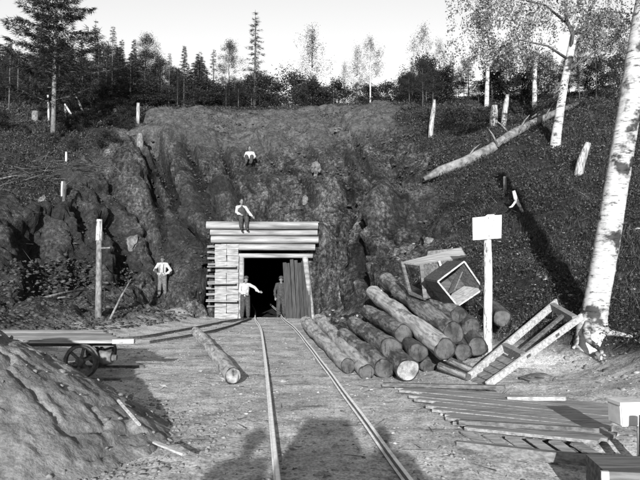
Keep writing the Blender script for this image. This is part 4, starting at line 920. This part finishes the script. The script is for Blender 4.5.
def broadleaf(seed, h=9, r=2.4, n=5000, leaf=.1, base=.3, dens_core=.0, trunk_r=.1, droop=0, lean=0):
    rs = random.Random(seed); bm = bmesh.new(); pts = [V(0, 0, -.4), V(lean*.25, rs.uniform(-.1, .1), h*.3), V(lean*.6+rs.uniform(-.2, .2), 0, h*.65), V(lean, 0, h*.97)]
    rings(bm, pts, [trunk_r, trunk_r*.8, trunk_r*.5, .015], 9, .06); cl = []
    nb = 34
    for i in range(nb):
        t = base+(1-base)*(i+.5)/nb; p = pts[1].lerp(pts[2], (t-.3)/.35) if t < .65 else pts[2].lerp(pts[3], (t-.65)/.32); p.z = h*t if t < .97 else p.z
        az = rs.uniform(0, 6.28); L_ = r*math.sin(math.pi*min(.97, ((t-base)/(1-base))*.75+.22))*rs.uniform(.6, 1.15)
        e = p+V(math.cos(az)*L_, math.sin(az)*L_, L_*rs.uniform(.1, .6)-droop*L_*.3); m_ = p.lerp(e, .5)+V(0, 0, .12*L_); rings(bm, [p, m_, e], [trunk_r*.3*(1.2-t), trunk_r*.18*(1.2-t)+.004, .004], 5, 0, False)
        for q_ in range(4):
            f = rs.uniform(.35, 1); c = p.lerp(e, f)+V(rs.gauss(0, .14), rs.gauss(0, .14), rs.gauss(0, .12))*r*.6; cl.append((c.x, c.y, c.z, r*rs.uniform(.08, .2)))
            if droop: 
                for j in range(3): cl.append((c.x+rs.gauss(0, .1), c.y+rs.gauss(0, .1), c.z-droop*(j+1)*.35, r*.06))
    cl = np.array(cl); k = RS.randint(0, len(cl), n); C = cl[k, :3]+np.clip(RS.normal(size=(n, 3)), -1.5, 1.5)*cl[k, 3:4]*np.array([1, 1, .8])
    cr_ = npmesh('crown', leafquads(C, RS.uniform(.6, 1.2, n)*leaf), 0, 4); tm = bpy.data.meshes.new('trunk'); bm.to_mesh(tm); bm.free(); return tm, cr_
def mk(tm, cm, tmat, cmat): tm.materials.append(M[tmat]); cm.materials.append(M[cmat]); return tm, cm
KIND = {
 'spruce': [mk(*conifer(1, 12, .17, 1.0, .06, .3), 'trunk', 'needle'), mk(*conifer(2, 12, .14, .9, .1, .25, .05), 'trunk', 'needle'), mk(*conifer(3, 12, .2, .9, .12, .2, .1), 'trunk', 'needle')],
 'sparse': [mk(*conifer(4, 12, .11, .55, .1, .3, .25), 'trunk', 'needle'), mk(*conifer(5, 12, .15, .5, .15, .2, .3), 'trunk', 'needle')],
 'broad': [mk(*broadleaf(6, 9, 2.3, 12500, .058), 'trunk', 'leaf_dark'), mk(*broadleaf(7, 9, 2.0, 10500, .058, .25), 'trunk', 'leaf_dark')],
 'birch': [mk(*broadleaf(8, 9, 1.9, 5200, .05, .3, droop=.9), 'birch_far', 'leaf'), mk(*broadleaf(9, 9, 1.6, 4000, .05, .4, droop=.6), 'birch_far', 'leaf')],
 'bush': [mk(*broadleaf(10, 3, 1.7, 6500, .07, .05, trunk_r=.05), 'trunk', 'leaf_dark'), mk(*broadleaf(12, 3, 1.5, 5000, .07, .05, trunk_r=.05), 'trunk', 'leaf_dark')],
}
HT = {'spruce': 12, 'sparse': 12, 'broad': 9, 'birch': 9, 'bush': 3}
NMS = {'spruce': ('spruce_tree', 'spruce'), 'sparse': ('conifer_tree', 'conifer'), 'broad': ('leafy_tree', 'tree'), 'birch': ('birch_tree', 'birch'), 'bush': ('bush', 'bush')}
def tree(kind, x, y, h, label, group, wide=1.0, var=None):
    v = random.randrange(len(KIND[kind])) if var is None else var; tm, cm = KIND[kind][v]
    z = H(x, y); e = empty(NMS[kind][0], (x, y, z-.05), label, NMS[kind][1], group, rz=random.uniform(0, 6.28)); s_ = h/HT[kind]
    for n_s, me_ in (('trunk', tm), ('crown', cm)):
        o = bpy.data.objects.new(n_s, me_); COL.objects.link(o); o.parent = e
    e.scale = (s_*wide, s_*wide, s_); return e
def tpx(kind, px, pyt, Y, label, group=None, wide=1.0, var=None):
    x = (px-320)/F*Y; zt_ = pt(px, pyt, Y).z; return tree(kind, x, Y, zt_-H(x, Y), label, group, wide, var)
# --- trees one can tell apart
GL = 'conifers of the left wood'
for a in (('sparse', 91, 18, 46, 'tall thin conifer directly right of the big spreading conifer, upper left'), ('sparse', 109, 25, 47, 'slim pointed spruce, second spire right of the big conifer'), ('spruce', 118, 38, 50, 'narrow spruce just right of the slim pointed spire'),
          ('spruce', 131, 38, 48, 'dark spruce midway along the left wood'), ('broad', 144, 37, 47, 'round topped tree in the middle of the left wood'), ('sparse', 167, 52, 46, 'short conifer before the gap in the left wood'),
          ('spruce', 182, 44, 45, 'dense dark spruce left of the bright gap above the cut rim'), ('sparse', 199, 50, 52, 'thin conifer in the bright gap right of the dense spruce'), ('sparse', 212, 48, 50, 'second thin conifer in the bright gap'),
          ('spruce', 77, 40, 50, 'dark spruce filling behind the big conifer'), ('broad', 30, 62, 45, 'broad leafy tree low at the upper left'), ('sparse', 5, 42, 42, 'conifer with thin outer twigs at the left edge')):
    tpx(a[0], a[1], a[2], a[3], a[4], GL, wide=1.0)
tpx('broad', 228, 43, 46, 'rounded dark tree just left of the tall lone spire on the rim', wide=.85)
tpx('sparse', 254, 9, 46, 'tallest lone spruce spire standing on the rim left of centre', wide=1.25, var=0)
tpx('birch', 313, 26, 50, 'thin see-through birch on the rim at centre', wide=1.15)
tpx('spruce', 314, 74, 48, 'short dark bushy spruce on the rim at centre', wide=1.7)
tpx('spruce', 294, 76, 50, 'small pointed spruce left of the short bushy one', wide=1.1)
tpx('birch', 345, 60, 50, 'small light birch between the centre spruce and the tall birch', wide=.8)
tpx('birch', 371, 36, 44, 'tall birch with a white stem on the rim right of centre', wide=1.15)
tpx('birch', 357, 44, 47, 'leafy birch crown leaning left of the white stemmed birch')
tpx('birch', 425, 24, 46, 'airy birch on the rim left of the drooping birches', wide=1.0)
tpx('birch', 440, 38, 43, 'low leafy birch beside the airy birch at upper right', wide=.9)
tpx('broad', 466, 58, 40, 'dark leafy tree at the left end of the right wood', wide=.8)
tpx('broad', 600, 15, 33, 'dark dense tree between the two white birches at upper right', wide=.9)
tpx('broad', 625, 30, 31, 'dark tree just left of the big birch trunk, upper right', wide=.9)
tpx('broad', 583, 40, 34, 'dark tree behind the crown of the hillside birch', wide=.9)
tpx('spruce', 498, 60, 42, 'dark spruce top behind the drooping birch leaves', wide=1.3)
# --- the mass of the wood
n0 = 0
for i in range(150):
    Y = random.uniform(44, 64); px = -40+300*(i/149)**1.0+random.uniform(-4, 4); kind = random.choice(('spruce', 'spruce', 'sparse', 'broad')); top_ = random.uniform(40, 78)+(10 if px > 120 else 0)
    if px > 205: top_ = random.uniform(74, 96)
    tpx(kind, px, top_, Y, 'dark tree lost in the crowded wood behind the left clearing', 'trees crowded in the left wood', wide=random.uniform(1.1, 1.7))
for i in range(36):
    px = 205+240*i/35+random.uniform(-5, 5); Y = random.uniform(44.5, 54)
    tpx(random.choice(('bush', 'bush', 'spruce', 'sparse', 'broad')), px, random.uniform(76, 100), Y, 'low dark growth along the skyline of the cut', 'low growth along the cut skyline', wide=random.uniform(.9, 1.5))
for i in range(60):
    px = 405+265*i/59+random.uniform(-5, 5); Y = random.uniform(38, 47)-(px-400)*.02
    tpx(random.choice(('bush', 'broad', 'broad', 'spruce')), px, random.uniform(56, 90), Y, 'dark leafy growth massed on the crest of the right hillside', 'growth on the right crest', wide=random.uniform(1.0, 1.4))
for i in range(26):
    px = random.uniform(-5, 128); Y = random.uniform(33, 42); x = (px-320)/F*Y
    tree('bush', x, Y, random.uniform(.5, 1.2), 'low scrubby bush in the clearing on the left hillside', 'low bushes in the left clearing', wide=1.3)
for i in range(44):
    px = random.uniform(-30, 215); Y = random.uniform(43, 50)
    tpx('bush', px, random.uniform(80, 98), Y, 'dark undergrowth along the foot of the left wood', 'undergrowth bushes at the foot of the left wood', wide=random.uniform(1.0, 1.6))
# big spreading conifer
def big_conifer():
    b = hit(53, 140); tm, cm = conifer(21, 11.5, .40, 2.1, .19, .02, .0, up=.10)
    e = empty('larch_tree', b, 'big wide conifer with upswept branches and a bare pale lower trunk at upper left', 'conifer', rz=.4); tm.materials.append(M['trunk_pale']); cm.materials.append(M['needle'])
    for n_s, me_ in (('trunk', tm), ('crown', cm)): o = bpy.data.objects.new(n_s, me_); COL.objects.link(o); o.parent = e
    s_ = (pt(53, -50, b.y).z-b.z)/11.5; e.scale = (s_, s_, s_)
big_conifer()

# ================================================================== BIG BIRCHES on the right
def birchtree(name, pix, label, mat, roots=(), limbs=(), leafc=None, leaf=.035, n=9000, seed=1):
    pts = [pt(x, y, Y) for x, y, Y, r in pix]; rad = [r for *_, r in pix]; b = pts[0].copy(); e = empty(name, b, label, 'birch')
    P2 = []; R2 = []
    pts[0].z = min(pts[0].z, H(pts[0].x, pts[0].y)-.25, H(pts[0].x, pts[0].y-.5)-.35)
    for i in range(len(pts)-1):
        for t in np.linspace(0, 1, 8, endpoint=False): P2.append(pts[i].lerp(pts[i+1], t)-b); R2.append((rad[i]*(1-t)+rad[i+1]*t)*(1+random.uniform(-.02, .02)))
    P2.append(pts[-1]-b); R2.append(rad[-1]); bm = bmesh.new(); rings(bm, P2, R2, 28, .02); bobj('trunk', bm, M[mat], e, True)
    for rt in roots:
        bm = bmesh.new(); q_ = []
        for x, y, Y, r in rt:
            p = pt(x, y, Y); p.z = max(p.z, H(p.x, p.y)+r*.2) if r < .12 else p.z; q_.append((p-b, r))
        rings(bm, [a for a, _ in q_], [r for _, r in q_], 10, .08); bobj('root', bm, M[mat], e, True)
    for lm in limbs:
        bm = bmesh.new(); rings(bm, [pt(x, y, Y)-b for x, y, Y, r in lm], [r for *_, r in lm], 8, .06, True); bobj('limb', bm, M['trunk'], e, True)
    if leafc:
        rs = np.random.RandomState(seed); C = []
        for (x, y, Y, rx, rz_, cnt, dr) in leafc:
            c = pt(x, y, Y); cnt = int(cnt*(1.25 if leaf > .04 else 1.2)); m_ = max(3, cnt//42); a = rs.normal(size=(m_, 3)); a /= np.linalg.norm(a, axis=1)[:, None]; a *= rs.uniform(.2, 1, (m_, 1))**.5*np.array([rx, rx, rz_]); a += np.array(c)
            L_ = rs.uniform(.2, 1, m_)*dr   # hanging strands
            k = rs.randint(0, m_, cnt); u = rs.uniform(0, 1, cnt); q_ = a[k]; q_[:, 2] -= u*L_[k]; q_ += rs.normal(size=(cnt, 3))*np.array([.1, .1, .07]); C.append(q_)
        C = np.concatenate(C)-np.array(b); o = link('crown', npmesh('crown', leafquads(C, rs.uniform(.6, 1.25, len(C))*leaf), 0, 4), M['leaf_pale'], e, False)
    return e
Yb = 12.4
birchtree('birch_tree', [(590, 345, Yb, .36), (592, 328, Yb, .285), (594, 315, Yb, .25), (597, 300, Yb, .235), (606, 250, Yb, .23), (614, 200, Yb, .225), (622.5, 150, Yb, .215), (631, 100, Yb-.1, .21), (638, 50, Yb-.2, .2), (646, 0, Yb-.3, .19), (656, -90, Yb-.4, .17)],
          'massive leaning white birch trunk with black scars at the right edge', 'birch',
          roots=[((589, 322, Yb-.12, .09), (586, 333, Yb-.3, .075), (589, 341, Yb-.55, .05), (597, 347, Yb-.8, .04), (602, 352, Yb-.95, .03), (601, 360, Yb-1.1, .02)), ((602, 326, Yb-.12, .09), (610, 335, Yb-.3, .065), (620, 342, Yb-.5, .045), (632, 350, Yb-.8, .025)), ((585, 328, Yb, .09), (579, 339, Yb-.1, .05), (573, 349, Yb-.2, .025))],
          leafc=[(625, 5, 12.5, 1.2, .35, 900, .5), (560, -12, 12.5, 1.1, .3, 700, .6), (640, 70, 13.5, .8, .6, 500, .5)], leaf=.032, seed=3)
b2 = hit(554.5, 146); Y2 = b2.y
birchtree('birch_tree', [(554, 148, Y2, .26), (556, 138, Y2, .2), (560, 110, Y2, .175), (564, 85, Y2, .16), (569, 60, Y2, .15), (574, 35, Y2, .14), (580, 5, Y2, .12), (588, -60, Y2, .08)],
          'white birch standing on the right hillside with drooping leafy branches', 'birch_far',
          limbs=[((570, 52, Y2, .08), (573, 35, Y2-.2, .08), (566, 18, Y2-.4, .07), (566, -8, Y2-.5, .05)), ((573, 34, Y2-.2, .07), (584, 27, Y2-.3, .05), (590, 8, Y2-.3, .05), (605, -12, Y2, .04)), ((569, 60, Y2, .06), (548, 46, Y2-.5, .04), (520, 40, Y2-.9, .03), (492, 50, Y2-1.2, .015)),
                 ((575, 30, Y2, .06), (545, 5, Y2-.6, .04), (500, -5, Y2-1, .03), (470, 15, Y2-1.2, .012)), ((566, 72, Y2, .05), (590, 55, Y2+.3, .035), (622, 34, Y2+.5, .02)), ((572, 45, Y2, .05), (610, 12, Y2+.4, .03), (640, 14, Y2+.6, .02))],
          leafc=[(560, 5, Y2, 1.9, 1.1, 2600, .9), (505, 12, Y2-1, 1.6, .8, 2000, 1.1), (470, 16, Y2-1.3, 1.0, .6, 900, 1.0), (530, 50, Y2-.8, 1.2, .5, 1100, .8), (495, 50, Y2-1, .8, .5, 1300, .7), (610, 25, Y2+.5, 1.2, .9, 2600, .9), (555, 88, Y2-.2, .45, .45, 350, .5), (480, -20, Y2-1, 1.6, .8, 1500, 1.2)], leaf=.052, seed=5)
b3 = hit(478, 100)
birchtree('birch_tree', [(486, 100, 36, .14), (488, 60, 36, .1), (492, 10, 36, .07)], 'slender birch half hidden by hanging leaves left of the hillside birch', 'birch_far',
          leafc=[(488, 40, 36, 1.6, 1.6, 1100, 1.6), (460, 55, 36.5, 1.2, 1.1, 700, 1.2), (515, 55, 35, 1.2, 1.0, 700, 1.0)], leaf=.07, seed=8)
birchtree('birch_tree', [(534, 100, 34, .13), (535, 60, 34, .11), (533, 10, 34, .08)], 'thin pale birch stem between the slender birch and the hillside birch', 'birch_far',
          leafc=[(533, 40, 34, 1.5, 1.5, 800, 1.4), (545, 70, 34, 1, .7, 500, .7)], leaf=.068, seed=9)

# ================================================================== GROUND COVER (uncountable)
def hfast(x, y):
    i = np.clip(np.searchsorted(xs, x)-1, 0, nx-2); j = np.clip(np.searchsorted(ys, y)-1, 0, ny-2); tx = np.clip((x-xs[i])/(xs[i+1]-xs[i]), 0, 1); ty = np.clip((y-ys[j])/(ys[j+1]-ys[j]), 0, 1); z = P[..., 2]
    return (z[j, i]*(1-tx)+z[j, i+1]*tx)*(1-ty) + (z[j+1, i]*(1-tx)+z[j+1, i+1]*tx)*ty, veg[j, i], rock[j, i]
def scatter(n, xr, yr, cond, pw=1.0):
    y = yr[0]+(yr[1]-yr[0])*RS.rand(n)**pw; u = RS.uniform(*xr, n); x = u*y; z, vg, rk = hfast(x, y); k = cond(x, y, z, vg, rk); return x[k], y[k], z[k]
# undergrowth: tufts of small leaves following clumps
x, y, z = scatter(110000, (-.62, .62), (9, 46), lambda x, y, z, v, r: (v > .45) & ((fbm(x*.9, y*.9, 1, 3) > -.35)), .9)
k = 5; C = np.repeat(np.stack([x, y, z], 1), k, 0); n = len(C); sz = np.repeat(.010+.0011*y, k)*RS.uniform(.6, 1.5, n); hh = np.repeat(.03+.22*np.clip(fbm(x*.7, y*.7, 5, 2)+.5, 0, 1.2), k)
C = C + RS.normal(size=(n, 3))*np.array([.09, .09, 0]) + np.stack([0*hh, 0*hh, hh*RS.rand(n)], 1)
tag(link('undergrowth', npmesh('undergrowth', leafquads(C, sz, .5), 0, 4), M['grass'], None, False), kind='stuff')
x, y, z = scatter(60000, (-.62, .62), (9, 44), lambda x, y, z, v, r: (v > .4) & ((fbm(x*.5, y*.5, 7, 3) > -.1)), .9)
n = len(x)*3; C = np.repeat(np.stack([x, y, z], 1), 3, 0)+RS.normal(size=(n, 3))*np.array([.04, .04, 0]); D = RS.normal(size=(n, 3))*np.array([.5, .5, .2])+np.array([0, 0, 1]); D /= np.linalg.norm(D, axis=1)[:, None]
tag(link('grass', npmesh('grass', needles(C, D, RS.uniform(.08, .3, n), .008), 0, 3), M['blade'], None, False), kind='stuff')
x, y, z = scatter(9000, (-.42, .2), (26, 44), lambda x, y, z, v, r: (v < .6) & (z > 4.5) & (fbm(x*.8, y*.8, 2, 3) > .15), .9)
k = 4; C = np.repeat(np.stack([x, y, z], 1), k, 0); n = len(C); C = C+RS.normal(size=(n, 3))*np.array([.06, .06, 0])+np.stack([np.zeros(n), np.zeros(n), .12*RS.rand(n)], 1)
tag(link('sparse_weeds', npmesh('sparse_weeds', leafquads(C, RS.uniform(.02, .06, n)), 0, 4), M['grass'], None, False), kind='stuff')
# twigs and dry stems on the slopes
x, y, z = scatter(5000, (-.6, .6), (10, 44), lambda x, y, z, v, r: (v > .3) | ((x < -6.6) & (y > 16) & (y < 34) & (RS.rand(len(x)) < .5)), .9)
n = len(x); D = RS.normal(size=(n, 3))*np.array([1, 1, .35]); D /= np.linalg.norm(D, axis=1)[:, None]; C = np.stack([x, y, z+.06], 1)
tag(link('dry_twigs', npmesh('dry_twigs', needles(C, D, RS.uniform(.15, .7, n), .014), 0, 3), M['twig'], None, False), kind='stuff')
# brushwood band on the left bank
xb_, yb_ = [], []
for i in range(420):
    h_ = None; px = random.uniform(-5, 128); py = 182-px*.14+random.gauss(0, 7); xb_.append(px); yb_.append(py)
pts3 = []
for Y in (1,):
    dirs_ = [ray(a, b) for a, b in zip(xb_, yb_)]
    for d_ in dirs_:
        ys_ = np.arange(20, 44, .25); t_ = ys_/d_.y; g_ = hfast(d_.x*t_, ys_)[0]; kk = np.where(CH+d_.z*t_ <= g_)[0]
        if len(kk): i_ = kk[0]; pts3.append((d_.x*t_[i_], ys_[i_], g_[i_]+.08))
C = np.array(pts3); n = len(C); D = RS.normal(size=(n, 3))*np.array([1, .4, .3])+np.array([.6, 0, .1]); D /= np.linalg.norm(D, axis=1)[:, None]
tag(link('brushwood', npmesh('brushwood', needles(C, D, RS.uniform(.3, 1.3, n), .028), 0, 3), M['twig'], None, False), kind='stuff')
# stones, clods and chips as merged tiny rocks
def rocks(name, x, y, z, s, mat, kind='stuff', flat_=.6):
    tmpl = bmesh.new(); bmesh.ops.create_icosphere(tmpl, subdivisions=1, radius=1); tv = np.array([v.co for v in tmpl.verts]); tf = np.array([[v.index for v in f.verts] for f in tmpl.faces]); tmpl.free()
    n = len(x); Vv = tv[None]*(1+RS.uniform(-.48, .35, (n, len(tv), 1)))*s[:, None, None]*RS.uniform(.6, 1.3, (n, 1, 3))*np.array([1, 1, flat_]); a = RS.uniform(0, 6.28, n); c_, s_ = np.cos(a)[:, None], np.sin(a)[:, None]
    X = Vv[..., 0]*c_-Vv[..., 1]*s_; Y_ = Vv[..., 0]*s_+Vv[..., 1]*c_; Vv = np.stack([X+x[:, None], Y_+y[:, None], Vv[..., 2]+z[:, None]], -1).reshape(-1, 3)
    Fa = (tf[None]+np.arange(n)[:, None, None]*len(tv)).reshape(-1, 3); me = bpy.data.meshes.new(name); me.vertices.add(len(Vv)); me.vertices.foreach_set('co', Vv.astype(np.float32).ravel()); me.loops.add(Fa.size); me.loops.foreach_set('vertex_index', Fa.astype(np.int32).ravel())
    me.polygons.add(len(Fa)); me.polygons.foreach_set('loop_start', np.arange(0, Fa.size, 3, dtype=np.int32)); me.polygons.foreach_set('loop_total', np.full(len(Fa), 3, np.int32)); me.update(calc_edges=True)
    return tag(link(name, me, M[mat], None, False), kind=kind)
x, y, z = scatter(15000, (-.6, .6), (4.5, 27), lambda x, y, z, v, r: (v < .3) & (r < .5), 1.0); rocks('gravel', x, y, z, RS.uniform(.4, 1, len(x))**5*.03+.004, 'grit')
x, y, z = scatter(16000, (-.6, -.1), (15, 31), lambda x, y, z, v, r: (v < .6) & (z > .12) & (z < 2.4) & (x < -4.7), 1.0); rocks('rubble', x, y, z, RS.uniform(.2, 1, len(x))**4*.11+.012, 'stone')
x, y, z = scatter(3500, (-.12, .6), (9, 30), lambda x, y, z, v, r: (z > .15) & (z < 3), 1.0); rocks('slope_rubble', x, y, z, RS.uniform(.2, 1, len(x))**5*.08+.01, 'grit')
x, y, z = scatter(9000, (-.4, .25), (24, 44), lambda x, y, z, v, r: (v < .5) & (z > 1), 1.0); rocks('loose_stones', x, y, z, RS.uniform(.1, 1, len(x))**5*.10+.022, 'stone')
x, y, z = scatter(1500, (-.35, .6), (5, 24), lambda x, y, z, v, r: (r < .5) & (v < .3) & ((x > .0) | (RS.rand(len(x)) < .35)), .8)
n = len(x); C = np.stack([x, y, z+.012], 1); D = RS.normal(size=(n, 3))*np.array([1, 1, .12]); D /= np.linalg.norm(D, axis=1)[:, None]
tag(link('wood_chips', npmesh('wood_chips', leafquads(C, RS.uniform(.2, 1, n)**3*.08+.01, .35, D), 0, 4), M['chip'], None, False), kind='stuff')
# clods on the heap
n = 1500; a = RS.uniform(-8, -1.2, n); c = RS.uniform(3.2, 9.5, n); i = np.clip(((a+8.2)/.032).astype(int), 0, nx_-1); j = np.clip(((c-3.0)/.036).astype(int), 0, ny_-1); zc = zz[j, i]; k = zc > .03
rocks('clods', a[k], c[k], zc[k], RS.uniform(.2, 1, k.sum())**6*.045+.005, 'spoil')

a = RS.uniform(-1.9, 1.2, 1500); rr2 = 2.75+np.abs(RS.normal(size=1500))*.42; X_ = -4.62+rr2*np.cos(a); Y_ = 6.9+rr2*np.sin(a)/1.06; k = (Y_ > 3.5) & (X_ > -4.5)
z_ = hfast(X_, Y_)[0]; rocks('spilled_clods', X_[k], Y_[k], z_[k]+.004, RS.uniform(.2, 1, k.sum())**4*.04+.005, 'spoil')
x, y, z = scatter(500, (-.5, .6), (5, 25), lambda x, y, z, v, r: (r < .5) & (v < .3), .9); n = len(x); D = RS.normal(size=(n, 3))*np.array([1, 1, .05]); D /= np.linalg.norm(D, axis=1)[:, None]
tag(link('yard_twigs', npmesh('yard_twigs', needles(np.stack([x, y, z+.02], 1), D, RS.uniform(.1, .6, n), .012), 0, 3), M['twig'], None, False), kind='stuff')
